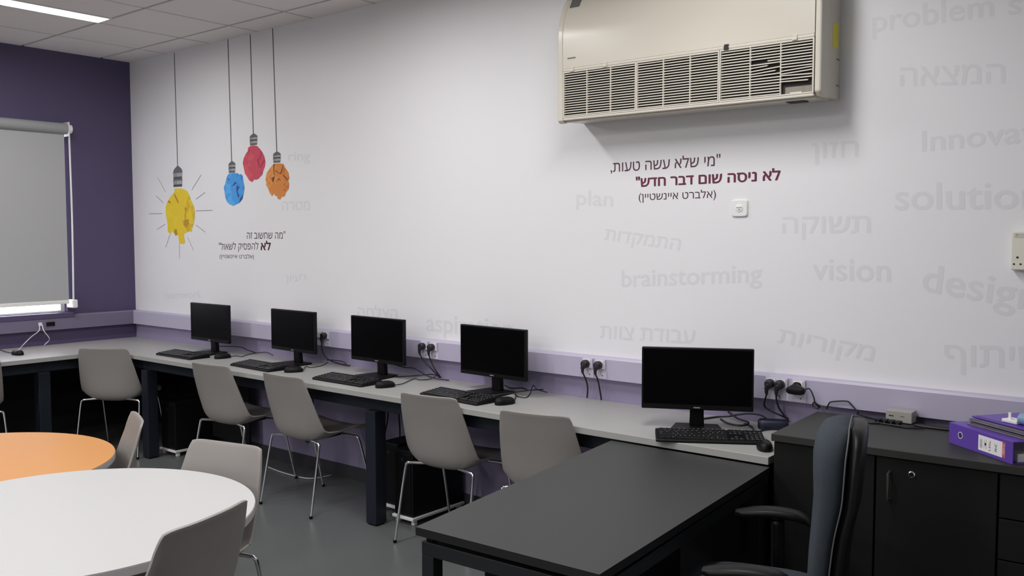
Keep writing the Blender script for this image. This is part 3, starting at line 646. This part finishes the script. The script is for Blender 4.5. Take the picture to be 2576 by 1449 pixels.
for x, y, r, lab in ((2.345, -.185, -2, 'second black monitor out from the purple wall corner'), (3.155, -.190, -2, 'middle black monitor of the five on the bench'), (4.050, -.185, -3, 'black monitor between the middle one and the nearest'), (5.318, -.318, 27, 'nearest and largest looking black monitor, turned towards the dark desk')):
    dup(mon, (x, y, BZ), radians(r), lab)

# ---------------------------------------------------------------- keyboards
def make_keyboard(lab):
    t = thing('keyboard', lab, 'keyboard', (0, 0, 0))
    bm = B(); prof = [(-.08, .001), (.08, .001), (.08, .022), (.07, .026), (-.072, .013), (-.08, .009)]
    loft(bm, [[(x, y*s, z) for y, z in prof] for x, s in ((-.219, .93), (-.212, 1), (.212, 1), (.219, .93))]); obj('keyboard_case', bm, BLACKP, t, bev=.002)
    bm = B(); rnd = random.Random(2)
    rows = [(-.058, [1.3, 1.2, 1.2, 6, 1.2, 1.2, 1.2, 1.3]), (-.036, [2.2]+[1]*10+[2.4]), (-.014, [1.7]+[1]*11+[1.9]), (.008, [1.4]+[1]*12+[1.2]), (.030, [1]*13+[1.7]), (.056, [1]*14)]
    for ri, (y, ks) in enumerate(rows):
        tot = sum(ks); x = -.203
        for w in ks:
            ww = w/tot*.272; z = .013+(y+.072)*.0916
            bx(bm, x+.001, x+ww-.001, y-.009, y+.008, z-.002, z+.0055)
            if rnd.random() < .75 and w < 3: bx(bm, x+.004, x+.008, y, y+.004, z+.0055, z+.0058, 1)
            x += ww
        for x0, nk in ((.080, 3), (.142, 4)):
            if nk == 3 and ri in (1, 2): 
                if ri == 2: continue
            for k in range(nk):
                if nk == 3 and ri == 1 and k != 1: continue
                xx = x0+k*.0185; z = .013+(y+.072)*.0916
                bx(bm, xx, xx+.0165, y-.009, y+.008, z-.002, z+.0055)
                if rnd.random() < .75: bx(bm, xx+.004, xx+.008, y, y+.004, z+.0055, z+.0058, 1)
    obj('keys', bm, [KEYM, LEGEND], t)
    return t
kb = make_keyboard('black keyboard before the monitor nearest the purple wall'); kb.location = (1.417, -.428, BZ)
for x, y, r, lab in ((2.290, -.416, -3, 'black keyboard before the second monitor out from the corner'), (3.150, -.432, -1, 'black keyboard before the middle monitor of the five'), (4.015, -.425, -5, 'black keyboard half hidden behind a chair back, before the fourth monitor'), (5.452, -.466, 31, 'nearest black keyboard, slanted on the bench beside the dark desk')):
    dup(kb, (x, y, BZ), radians(r), lab)

# ---------------------------------------------------------------- mice
def make_mouse(lab, loc, rz, key=None):
    t = thing('computer_mouse', lab, 'mouse', (loc[0], loc[1], BZ), radians(rz))
    bm = B(); rings = []
    for z, s, sy in ((0, .96, .96), (.004, 1, 1), (.012, 1, 1), (.022, .9, .93), (.030, .72, .80), (.035, .45, .55), (.0365, .15, .2)):
        rings.append([(x*(1-.12*(y/.058)**2), y-(1-s)*.012, z) for x, y, _ in superring(0, 0, .031*s, .058*sy, z, 28, 2.5)])
    loft(bm, rings); obj('mouse_body', bm, BLACKP, t, smooth=True, sharp=60)
    bm = B(); lathe(bm, [(.008, -.003), (.009, -.001), (.009, .001), (.008, .003)], 16, Matrix.Translation((0, .034, .024)) @ Matrix.Rotation(pi/2, 4, 'Y')); obj('scroll_wheel', bm, KEYM, t, smooth=True)
    if key:
        Mi = (Matrix.Translation((loc[0], loc[1], BZ)) @ Matrix.Rotation(radians(rz), 4, 'Z')).inverted()
        bm = B(); tube(bm, [(0, .055, .008)]+[tuple(Mi @ Vector((x, y, max(z, BZ+.0035)))) for x, y, z in CABLES[key][1:]], .0026, 8); obj('mouse_cord', bm, CORDM, t, smooth=True)
    return t
make_mouse('black mouse beside the keyboard nearest the purple wall', (1.727, -.312), -10, 'M1')
make_mouse('black mouse beside the second keyboard out from the corner', (2.616, -.395), -30, 'M2')
make_mouse('black mouse beside the middle keyboard', (3.468, -.425), -20, 'M3')
make_mouse('black mouse beside the fourth keyboard, next to a trailing cord', (4.303, -.395), -15, 'M4')
make_mouse('black mouse alone on the bench arm below the blind', (.43, -1.115), 95, 'ML')
make_mouse('black mouse partly hidden behind the dark cabinet corner', (5.700, -.485), 30)

# ---------------------------------------------------------------- computer towers on white stands
def tower(lab, x0, x1, y0, y1, h):
    t = thing('computer_tower', lab, 'computer', ((x0+x1)/2, (y0+y1)/2, 0))
    w, d = (x1-x0)/2, (y1-y0)/2
    bm = B(); bx(bm, -w, w, -d, d, .045, h); obj('tower_case', bm, mat('black_case', (.006, .006, .007), .5, spec=.25), t, bev=.004)
    bm = B(); bx(bm, -w+.01, w-.01, -d-.006, -d, .06, h-.02); fp = obj('front_fascia', bm, BLACKP, t, bev=.003)
    bm = B(); bx(bm, -.01, .01, -d-.008, -d-.0055, h-.06, h-.045); obj('power_button', bm, KEYM, fp)
    bm = B(); bx(bm, -w-.012, w+.012, -d-.012, d+.01, .028, .0448); st = obj('tower_stand', bm, WHITEP, t, bev=.004)
    for sx in (-1, 1):
        for sy in (-1, 1):
            bm = B(); bx(bm, sx*(w-.01)-.012, sx*(w-.01)+.012, sy*(d-.02)-.012, sy*(d-.02)+.012, 0, .028); obj('stand_foot', bm, WHITEP, st, bev=.003)
    return t
tower('black computer tower on a white stand under the corner end of the bench', 1.075, 1.262, -.405, -.120, .385)
tower('black computer tower on a white stand behind the chair by the middle leg', 3.54, 3.682, -.43, -.03, .41)
tower('black computer tower mostly hidden right behind the middle bench leg', 3.325, 3.465, -.33, -.03, .40)

# ---------------------------------------------------------------- shell chairs
def shell_mesh():
    prof = [(-.262, .790), (-.252, .757), (-.238, .70), (-.222, .63), (-.209, .56), (-.200, .505), (-.189, .455), (-.167, .418), (-.125, .400), (-.060, .401), (.02, .414), (.10, .431), (.16, .441), (.205, .440), (.235, .428), (.246, .410)]
    hw = [.171, .181, .192, .203, .212, .219, .223, .223, .222, .220, .217, .213, .208, .203, .196, .182]
    lift = [.018, .019, .021, .030, .042, .056, .068, .074, .070, .058, .042, .028, .022, .014, .006, .0]
    path = smooth_path([(0, y, z) for y, z in prof], 2); n = len(path)
    ip = lambda a, i: a[min(i//2, len(a)-1)]*(1-(i % 2)/2)+a[min(i//2+1, len(a)-1)]*((i % 2)/2)
    bm = B(); rows = []; NU = 16
    for i, p in enumerate(path):
        tdir = (path[min(i+1, n-1)]-path[max(i-1, 0)]).normalized(); nrm = Vector((0, -tdir.z, tdir.y))   # towards the sitter
        if nrm.y < 0 and i < n/3: nrm = -nrm
        if i >= n/3 and nrm.z < 0: nrm = -nrm
        r = []
        for k in range(NU+1):
            u = -1+2*k/NU; a = abs(u)
            q = p+Vector((u*ip(hw, i), 0, 0))+nrm*ip(lift, i)*(a**3.0)
            if i < 3: q = q-Vector((0, 0, 1))*(.010*(a**9))*(1-i/3)
            r.append(bm.verts.new(q))
        rows.append(r)
    for i in range(n-1):
        for k in range(NU): bm.faces.new((rows[i][k], rows[i][k+1], rows[i+1][k+1], rows[i+1][k]))
    return bm
def make_chair(lab, grp):
    t = thing('shell_chair', lab, 'chair', (0, 0, 0), 0, grp)
    o = obj('seat_shell', shell_mesh(), SHELL, t, smooth=True)
    s = o.modifiers.new('solid', 'SOLIDIFY'); s.thickness = .009; s.offset = 0
    b = o.modifiers.new('round', 'BEVEL'); b.width = .003; b.segments = 2; b.limit_method = 'ANGLE'; b.angle_limit = radians(60)
    for yb, yf in ((-.158, -.24), (.13, .235)):
        for s in (-1, 1):
            bm = B(); zb = .408 if yb < 0 else .398
            pts = [(s*.09, yb+(.02 if yb < 0 else 0), zb+(.006 if yb < 0 else 0)), (s*.188, yb, zb), (s*.207, yb+(yf-yb)*.02, zb-.006), (s*.214, yb+(yf-yb)*.09, zb-.026), (s*.219, yb+(yf-yb)*.36, .27), (s*.227, yb+(yf-yb)*.95, .02), (s*.228, yf, .0)]
            tube(bm, pts, .0078, 12, 5); lg = obj('leg', bm, CHROME, t, smooth=True)
            bm = B(); lathe(bm, [(.0095, 0), (.0095, .016)], 14, Matrix.Translation((s*.2275, yb+(yf-yb)*.985, 0))); obj('foot_cap', bm, BLACKP, lg, smooth=True, sharp=40)
        if yb < 0: continue                                       # the rear bar runs through the shell's heel
        bm = B(); tube(bm, [(-.11, yb, zb), (.11, yb, zb)], .0078, 12, smooth=False); obj('cross_bar', bm, CHROME, t, smooth=True, sharp=60)
    bm = B(); bx(bm, -.07, .07, -.02, .14, .390, .3965); obj('seat_bracket', bm, BLACKP, t)
    return t
CG = 'taupe shell chairs'
ch = make_chair('taupe shell chair tucked into the corner of the bench', CG); ch.location = (.790, -.553, 0); ch.rotation_euler = (0, 0, radians(36))
for x, y, r, lab in ((.548, -1.535, 85, 'taupe shell chair cut by the photo edge at the bench arm below the blind'),
                     (2.19, -.475, 5, 'taupe shell chair at the bench right of the first computer tower'), (2.915, -.462, 1, 'taupe shell chair at the bench just left of the middle leg'),
                     (3.998, -.412, 6, 'taupe shell chair at the bench in front of the pair of towers'), (4.665, -.440, 10, 'taupe shell chair half hidden by the dark desk'),
                     (4.198, -2.115, 193, 'taupe shell chair facing the camera on the far side of the white table'), (3.316, -2.066, 158, 'taupe shell chair seen edge-on beside the orange table'),
                     (4.640, -2.492, 107, 'nearest taupe shell chair, its back to the camera at the white table')):
    dup(ch, (x, y, 0), radians(r), lab)

# ---------------------------------------------------------------- round tables
def round_table(lab, cx, cy, z, r, top, edge):
    t = thing('round_table', lab, 'table', (cx, cy, 0))
    N = 96
    bm = B(); prism(bm, [((r-.0015)*cos(2*pi*k/N), (r-.0015)*sin(2*pi*k/N)) for k in range(N)], z-.004, z); obj('tabletop', bm, top, t, bev=.001)
    bm = B(); lathe(bm, [(r-.004, z-.030), (r, z-.027), (r, z-.004), (r-.0015, z-.0041)], N); obj('edge_band', bm, edge, t, smooth=True, sharp=40)
    bm = B(); lathe(bm, [(.035, .03), (.035, z-.05), (.14, z-.045), (.14, z-.031)], 32); obj('column', bm, FRAME, t, smooth=True, sharp=30)
    bm = B(); lathe(bm, [(.18, 0), (.18, .006), (.165, .016), (.05, .03)], 48); obj('foot_plate', bm, FRAME, t, smooth=True, sharp=30)
    return t
round_table('round white table in the foreground', 4.222, -2.530, .685, .595, WTABLE, TEDGE)
round_table('round orange table partly hidden behind the white table', 3.056, -2.445, .645, .612, OTABLE, TEDGE)
# ---------------------------------------------------------------- teacher's desk
DZ = .706
t = thing('teacher_desk', 'dark charcoal desk in the foreground pushed against the pale bench', 'desk', (0, 0, 0))
Q = [(5.227, -1.943), (5.868, -1.915), (5.775, -.612), (5.068, -.612)]
bm = B(); prism(bm, Q, DZ-.025, DZ-.001, 1); bm.faces.new([bm.verts.new((x, y, DZ)) for x, y in Q]).material_index = 0
q2 = [(x, y, DZ-.001) for x, y in Q]
obj('desktop', bm, [DESKT, DESKE], t)
qc = Vector((sum(q[0] for q in Q)/4, sum(q[1] for q in Q)/4))
def inset(q, d): v = Vector(q)-qc; return Vector(q)-Vector((math.copysign(d, v.x), math.copysign(d, v.y)))
I4 = [inset(q, .035) for q in Q]
def rail(p, q, z0, z1, w, name, mm=DFRAME):
    d = (q-p).normalized(); nn = Vector((-d.y, d.x))*w/2
    bm = B(); prism(bm, [tuple(p+nn), tuple(q+nn), tuple(q-nn), tuple(p-nn)], z0, z1); return obj(name, bm, mm, t, bev=.002)
for k in range(4):
    e = (I4[(k+1) % 4]-I4[k]).normalized()*.0225*(1 if k % 2 == 0 else -1)
    rail(I4[k]-e, I4[(k+1) % 4]+e, DZ-.085, DZ-.043, .045, 'frame_rail')
for k in range(4):
    x, y = I4[k]; bm = B(); bx(bm, -.0225, .0225, -.0225, .0225, 0, DZ-.0852, T=Matrix.Translation((x, y, 0)) @ Matrix.Rotation(radians(4), 4, 'Z')); obj('leg', bm, DFRAME, t, bev=.002)
    bm = B(); bx(bm, x-.012, x+.012, y-.012, y+.012, DZ-.0425, DZ-.0255); obj('spacer', bm, BLACKP, t)
rail(I4[2]+Vector((-.03, -.08)), I4[3]+Vector((.03, -.08)), .25, DZ-.09, .018, 'modesty_or_shade_panel', CABM)
# drawer pedestal below
t = thing('drawer_pedestal', 'black drawer pedestal under the dark desk', 'drawers', (5.535, -1.42, 0), radians(4))
bm = B(); bx(bm, -.19, .17, -.36, .24, .05, .60); obj('pedestal_body', bm, CABM, t, bev=.002)
for k in range(3):
    z0 = .06+k*.178; bm = B(); bx(bm, .1705, .186, -.355, .235, z0, z0+.174); d = obj('drawer', bm, CABM, t, bev=.002)
    bm = B(); bx(bm, .187, .20, -.14, .02, z0+.125, z0+.135); obj('drawer_handle', bm, CHROME, d, bev=.002)
bm = B()
for sx in (-.15, .13):
    for sy in (-.31, .19): lathe(bm, [(.02, 0), (.022, .02), (.02, .05)], 14, Matrix.Translation((sx, sy, 0)))
obj('castor', bm, BLACKP, t)

# ---------------------------------------------------------------- cabinets along the wall
CO = (5.783, -.622); CR = radians(2.2); CZ = .837
t = thing('countertop', 'dark charcoal counter board over the cabinets, with binder and cables on it', 'countertop', (CO[0], CO[1], 0), CR)
bm = B(); bx(bm, 0, 1.36, 0, .528, CZ-.027, CZ); obj('counter_board', bm, [CABM], t, bev=.0015); t.children[0].data.materials[0] = mat('counter_charcoal', (.030, .030, .028), .55, spec=.3, var=.05, scale=40)
def cab(lab, x0, x1):
    t = thing('cabinet', lab, 'cabinet', (CO[0], CO[1], 0), CR)
    bm = B(); bx(bm, x0, x1, .036, .52, .06, CZ-.0275); bx(bm, x0+.01, x1-.01, .05, .50, 0, .06); obj('cabinet_body', bm, CABM, t)
    return t
t = cab('dark cabinet at the end of the counter, behind the office chair', .004, .371)
bm = B(); bx(bm, .006, .369, .016, .0355, .065, CZ-.032); obj('door', bm, CABM, t, bev=.0015)
t = cab('dark cabinet with a chrome lock and an upright handle', .374, .757)
bm = B(); bx(bm, .376, .755, .016, .0355, .065, CZ-.032); d = obj('door', bm, CABM, t, bev=.0015)
bm = B(); tube(bm, [(.421, .016, .757), (.421, -.010, .754), (.421, -.010, .662), (.421, .016, .659)], .0045, 8, smooth=False); obj('door_handle', bm, mat('dark_handle', (.09, .085, .075), .35, metal=.6), d, smooth=True, sharp=60)
bm = B(); lathe(bm, [(.0115, 0), (.0115, .004), (.008, .006), (.008, .0065)], 20, Matrix.Translation((.493, .016, .758)) @ Matrix.Rotation(pi/2, 4, 'X')); obj('lock', bm, CHROME, d, smooth=True, sharp=40)
t = cab('dark drawer cabinet cut by the photo edge', .760, 1.33)
for z0, z1 in ((.658, CZ-.032), (.520, .655), (.32, .517), (.065, .317)):
    bm = B(); bx(bm, .762, 1.327, .016, .0355, z0+.001, z1-.001); obj('drawer', bm, CABM, t, bev=.0015)

# ---------------------------------------------------------------- things on the counter
bt = thing('lever_arch_binder', 'purple ring binder lying flat with a white label on its spine', 'binder', (6.338, -.362, CZ), 0)
bt.rotation_euler = (0, 0, radians(-41.2)); SL, SH, SD = .318, .075, .28
bm = B(); bx(bm, 0, SL, 0, .004, .0, SH); obj('spine', bm, BINDER, bt, bev=.0015)
bm = B(); bx(bm, 0, SL, .0045, SD, .0, .0035); obj('bottom_cover', bm, BINDER, bt)
bm = B(); bx(bm, 0, SL, .0045, SD, SH-.0035, SH); obj('top_cover', bm, BINDER, bt)
bm = B(); bx(bm, .012, SL-.014, .03, SD-.02, .0036, .030); obj('paper_block', bm, PAPER, bt)
bm = B(); tube(bm, [(.11, .05, .004), (.11, .05, .055), (.11, .075, .068), (.11, .10, .055), (.11, .11, .004)], .002, 8); tube(bm, [(.19, .05, .004), (.19, .05, .055), (.19, .075, .068), (.19, .10, .055), (.19, .11, .004)], .002, 8); obj('ring_mechanism', bm, CHROME, bt)
TF = Matrix.Rotation(pi/2, 4, 'X')
bm = B()
SILV = mat('bright_nickel', (.62, .60, .64), .3)
for k in range(28):
    a0, a1 = 2*pi*k/28, 2*pi*(k+1)/28
    V = [bm.verts.new((.062+r*cos(a), y, .040+r*sin(a))) for a, r, y in ((a0, .0095, -.0008), (a1, .0095, -.0008), (a1, .0125, -.0008), (a0, .0125, -.0008), (a0, .0095, .0), (a1, .0095, .0), (a1, .0125, .0), (a0, .0125, .0))]
    for f in ((0, 1, 2, 3), (0, 4, 5, 1), (3, 2, 6, 7)): bm.faces.new([V[i] for i in f])
obj('finger_ring', bm, SILV, bt)
bm = B(); lathe(bm, [(.0094, 0), (.0094, .0002)], 24, Matrix.Translation((.062, 0, .040)) @ TF); obj('finger_hole', bm, mat('dark_purple_hole', (.03, .015, .10), .7), bt)
bm = B(); bx(bm, .155, .283, -.0006, 0, .012, .064); lb = obj('spine_label', bm, PAPER, bt)
bm = B(); bx(bm, .271, .2832, -.0010, -.0006, .012, .064); obj('label_band', bm, REDP, lb)
bm = B(); bx(bm, .2826, .2834, -.0012, -.0010, .014, .062); bx(bm, .2655, .2675, -.0009, -.0006, .012, .064) if False else None; obj('label_stripe', bm, PAPER, lb)
def small_text(txt, m, par, x, z, w, h, rot, y=-.0013, name='label_writing', off=.01):
    """lettering lying in the spine plane, reading direction turned by rot"""
    V, F, D = glyph_mesh(txt, off)
    xs = [v[0] for v in V]; ys = [v[1] for v in V]; P = []
    for (vx, vy), k in zip(V, D):
        a = ((vx-min(xs))/(max(xs)-min(xs))-.5)*w; b = ((vy-min(ys))/(max(ys)-min(ys))-.5)*h
        P.append((x+a*cos(rot)-b*sin(rot), y-.00002*k, z+a*sin(rot)+b*cos(rot)))
    me = bpy.data.meshes.new(name); me.from_pydata(P, [], F); me.materials.append(m)
    ob = bpy.data.objects.new(name, me); COL.objects.link(ob); ob.parent = par; return ob
small_text('CLASSIC', PAPER, lb, .2770, .040, .036, .006, -pi/2)
small_text('\u05d0\u05d9\u05db'[::-1], INK, lb, .240, .037, .026, .010, -pi/2, -.0008)
small_text('\u05e8\u05d1\u05d2\u05dc'[::-1], INK, lb, .212, .037, .034, .009, -pi/2, -.0008)
bm = B(); prism(bm, [(.1905+.004*cos(2*pi*k/12), .038+.005*sin(2*pi*k/12)) for k in range(12)], .0006, .0009, T=TF); bx(bm, .1935, .1943, -.0009, -.0006, .022, .054); bx(bm, .1845, .1852, -.0009, -.0006, .024, .052)
obj('label_crest', bm, INK, lb)
bm = B()
rnd = random.Random(5); z = .022
while z < .052:
    hgt = rnd.choice((.0006, .0012, .0018)); bx(bm, .163, .175, -.0009, -.0006, z, z+hgt); z += hgt+rnd.choice((.0006, .0011))
obj('label_lines', bm, GREYINK, lb)
R_ = radians(-41.2)
def on_binder(x, y, z): v = Matrix.Rotation(R_, 4, 'Z') @ Vector((x, y, 0)); return (6.338+v.x, -.362+v.y, CZ+z)
t = thing('sleeve_stack', 'stack of smoky clear sleeves lying on the purple binder', 'folder', on_binder(.045, .035, SH+.0008), R_+radians(4))
for k in range(5):
    bm = B(); s = k*.004; bx(bm, -.004*k % .011, .30+s, .006*(k % 3), .215, k*.0048, k*.0048+.0044); obj('sleeve', bm, SLEEVE, t, bev=.001)
t = thing('document_folder', 'purple folder lying on top of the smoky sleeves', 'folder', on_binder(.052, .050, SH+.0255), R_+radians(5))
bm = B(); bx(bm, 0, .325, 0, .20, .001, .006); obj('folder_cover', bm, BINDER, t, bev=.001)
bm = B(); bx(bm, .01, .315, .01, .197, .0062, .0075); obj('folder_flap', bm, BINDER, t)
t = thing('stationery_packet', 'white and pale blue packet lying on the purple folder', 'packet', on_binder(.168, .075, SH+.0340), R_+radians(10))
bm = B(); bx(bm, 0, .060, 0, .05, 0, .011); obj('white_tray', bm, WHITEP, t, bev=.002)
bm = B(); bx(bm, .016, .027, .012, .0135, .011, .034); obj('paper_tab', bm, PAPER, t)
bm = B(); tube(bm, [(.062, .018, .020), (.13, .018, .020)], .019, 18, smooth=False); obj('blue_roll', bm, BLUEP, t, smooth=True, sharp=50)
t = thing('switch_box', 'small grey metal box at the back of the dark counter', 'switch box', (6.052, -.132, CZ), radians(1))
bm = B(); bx(bm, 0, .098, 0, .070, .003, .048); obj('box_case', bm, SWBOX, t, bev=.002)
bm = B(); bx(bm, .012, .03, -.0008, 0, .026, .030); bx(bm, .055, .07, -.0008, 0, .028, .0295); obj('port_slot', bm, INK, t)
bm = B()
for x in (.01, .088):
    for y in (.01, .06): lathe(bm, [(.005, 0), (.005, .003)], 10, Matrix.Translation((x, y, 0)))
obj('rubber_foot', bm, BLACKP, t)
for i in range(4):
    lab = 'black cable plug bundled in front of the grey box, %s' % ('leftmost', 'second from its left end', 'second from its right end', 'rightmost')[i]
    t = thing('cable_plug', lab, 'plug', (6.035+.026*i, -.165-.004*i, CZ))
    bm = B(); bx(bm, -.012, .012, -.012, .020, .004, .018); obj('plug_body', bm, BLACKP, t, bev=.004)
    bm = B(); tube(bm, [(0, -.011, .011), (.01, -.03, .006), (.05, -.035, .005), (.10, -.03+.006*i, .005)], .003, 8); obj('cord', bm, CORDM, t, smooth=True)

# ---------------------------------------------------------------- office chair
t = thing('office_chair', 'blue grey fabric office chair with black armrests, seen from its side', 'office chair', (6.07, -1.28, 0), radians(106))
# local: +y towards the desk
fb = [(.50, -.108, -.172, .195), (.56, -.104, -.174, .208), (.63, -.105, -.178, .215), (.70, -.108, -.184, .218), (.77, -.113, -.193, .218), (.85, -.117, -.210, .214), (.92, -.114, -.216, .206), (.97, -.113, -.219, .194), (1.005, -.118, -.222, .172), (1.03, -.132, -.222, .140), (1.045, -.158, -.218, .095)]
sp = [((f+b)/2, z, w, (f-b)/2) for z, f, b, w in fb]
bm = B(); loft(bm, [superring(0, y, w, d, z, 36, 2.8) for y, z, w, d in sp]); obj('back_cushion', bm, FABRIC, t, smooth=True, sharp=70)
bm = B(); loft(bm, [superring(0, y-d-.012, w*.97, .024*min(1, d/.03), z-.004, 36, 2.8) for y, z, w, d in sp]); obj('back_shell', bm, BLACKP, t, smooth=True, sharp=70)
bm = B(); pts = [(s*w*.97, y-d*.75, z) for s, rg in ((-1, sp), (1, sp[::-1])) for y, z, w, d in rg]; tube(bm, pts, .0022, 6, 3); obj('back_piping', bm, mat('grey_piping', (.10, .105, .11), .6), t, smooth=True)
bm = B(); loft(bm, [superring(0, .05, .225*s, .235*s, z, 36, 3.2) for z, s in ((.405, .88), (.415, .97), (.44, 1), (.49, 1), (.512, .93), (.520, .80), (.522, .5))]); obj('seat_cushion', bm, FABRIC, t, smooth=True, sharp=70)
bm = B(); loft(bm, [superring(0, .05, .215*s, .225*s, z, 36, 3.2) for z, s in ((.385, .8), (.395, .95), (.404, .97))]); obj('seat_pan', bm, BLACKP, t, smooth=True, sharp=50)
for s in (-1, 1):
    bm = B(); rings = []
    for k in range(11):
        u = k/10; yy = -.095+u*.25; ww = .038*(1-.45*abs(2*u-1)**4) ; zz = .655+.014*sin(pi*min(u*1.1, 1))-(.018*max(0, (.2-u)/.2)**2)
        rings.append([(s*.285+a, yy, zz+b) for a, b, _ in superring(0, 0, ww, .016*(1-.5*abs(2*u-1)**6), 0, 18, 2.6)])
    loft(bm, rings); arm = obj('armrest', bm, BLACKP, t, smooth=True, sharp=70)
    bm = B(); tube(bm, [(s*.285, .02, .645), (s*.287, .018, .56), (s*.285, .02, .46), (s*.26, .03, .40), (s*.15, .04, .392)], [.022, .022, .020, .018, .016], 12); obj('arm_post', bm, BLACKP, arm, smooth=True)
bm = B(); tube(bm, [(0, -.05, .39), (0, -.17, .395), (0, -.215, .44), (0, -.215, .56)], .022, 10); obj('back_bracket', bm, BLACKP, t, smooth=True)
bm = B(); lathe(bm, [(.030, .08), (.030, .25), (.022, .251), (.022, .388)], 20, Matrix.Translation((0, .04, 0))); obj('gas_column', bm, BLACKP, t, smooth=True, sharp=40)
bm = B(); lathe(bm, [(.045, .075), (.05, .10), (.035, .12)], 20, Matrix.Translation((0, .04, 0)))
for k in range(5):
    a = 2*pi*k/5+.3; tube(bm, [(0, .04, .10), (.15*cos(a), .04+.15*sin(a), .09), (.29*cos(a), .04+.29*sin(a), .068)], [.024, .020, .016], 10)
obj('star_base', bm, BLACKP, t, smooth=True, sharp=50)
for k in range(5):
    a = 2*pi*k/5+.3; bm = B(); lathe(bm, [(.02, -.02), (.028, -.018), (.028, .018), (.02, .02)], 18, Matrix.Translation((.29*cos(a), .04+.29*sin(a), .028)) @ Matrix.Rotation(a, 4, 'Z') @ Matrix.Rotation(pi/2, 4, 'X')); obj('castor', bm, BLACKP, t, smooth=True, sharp=40)
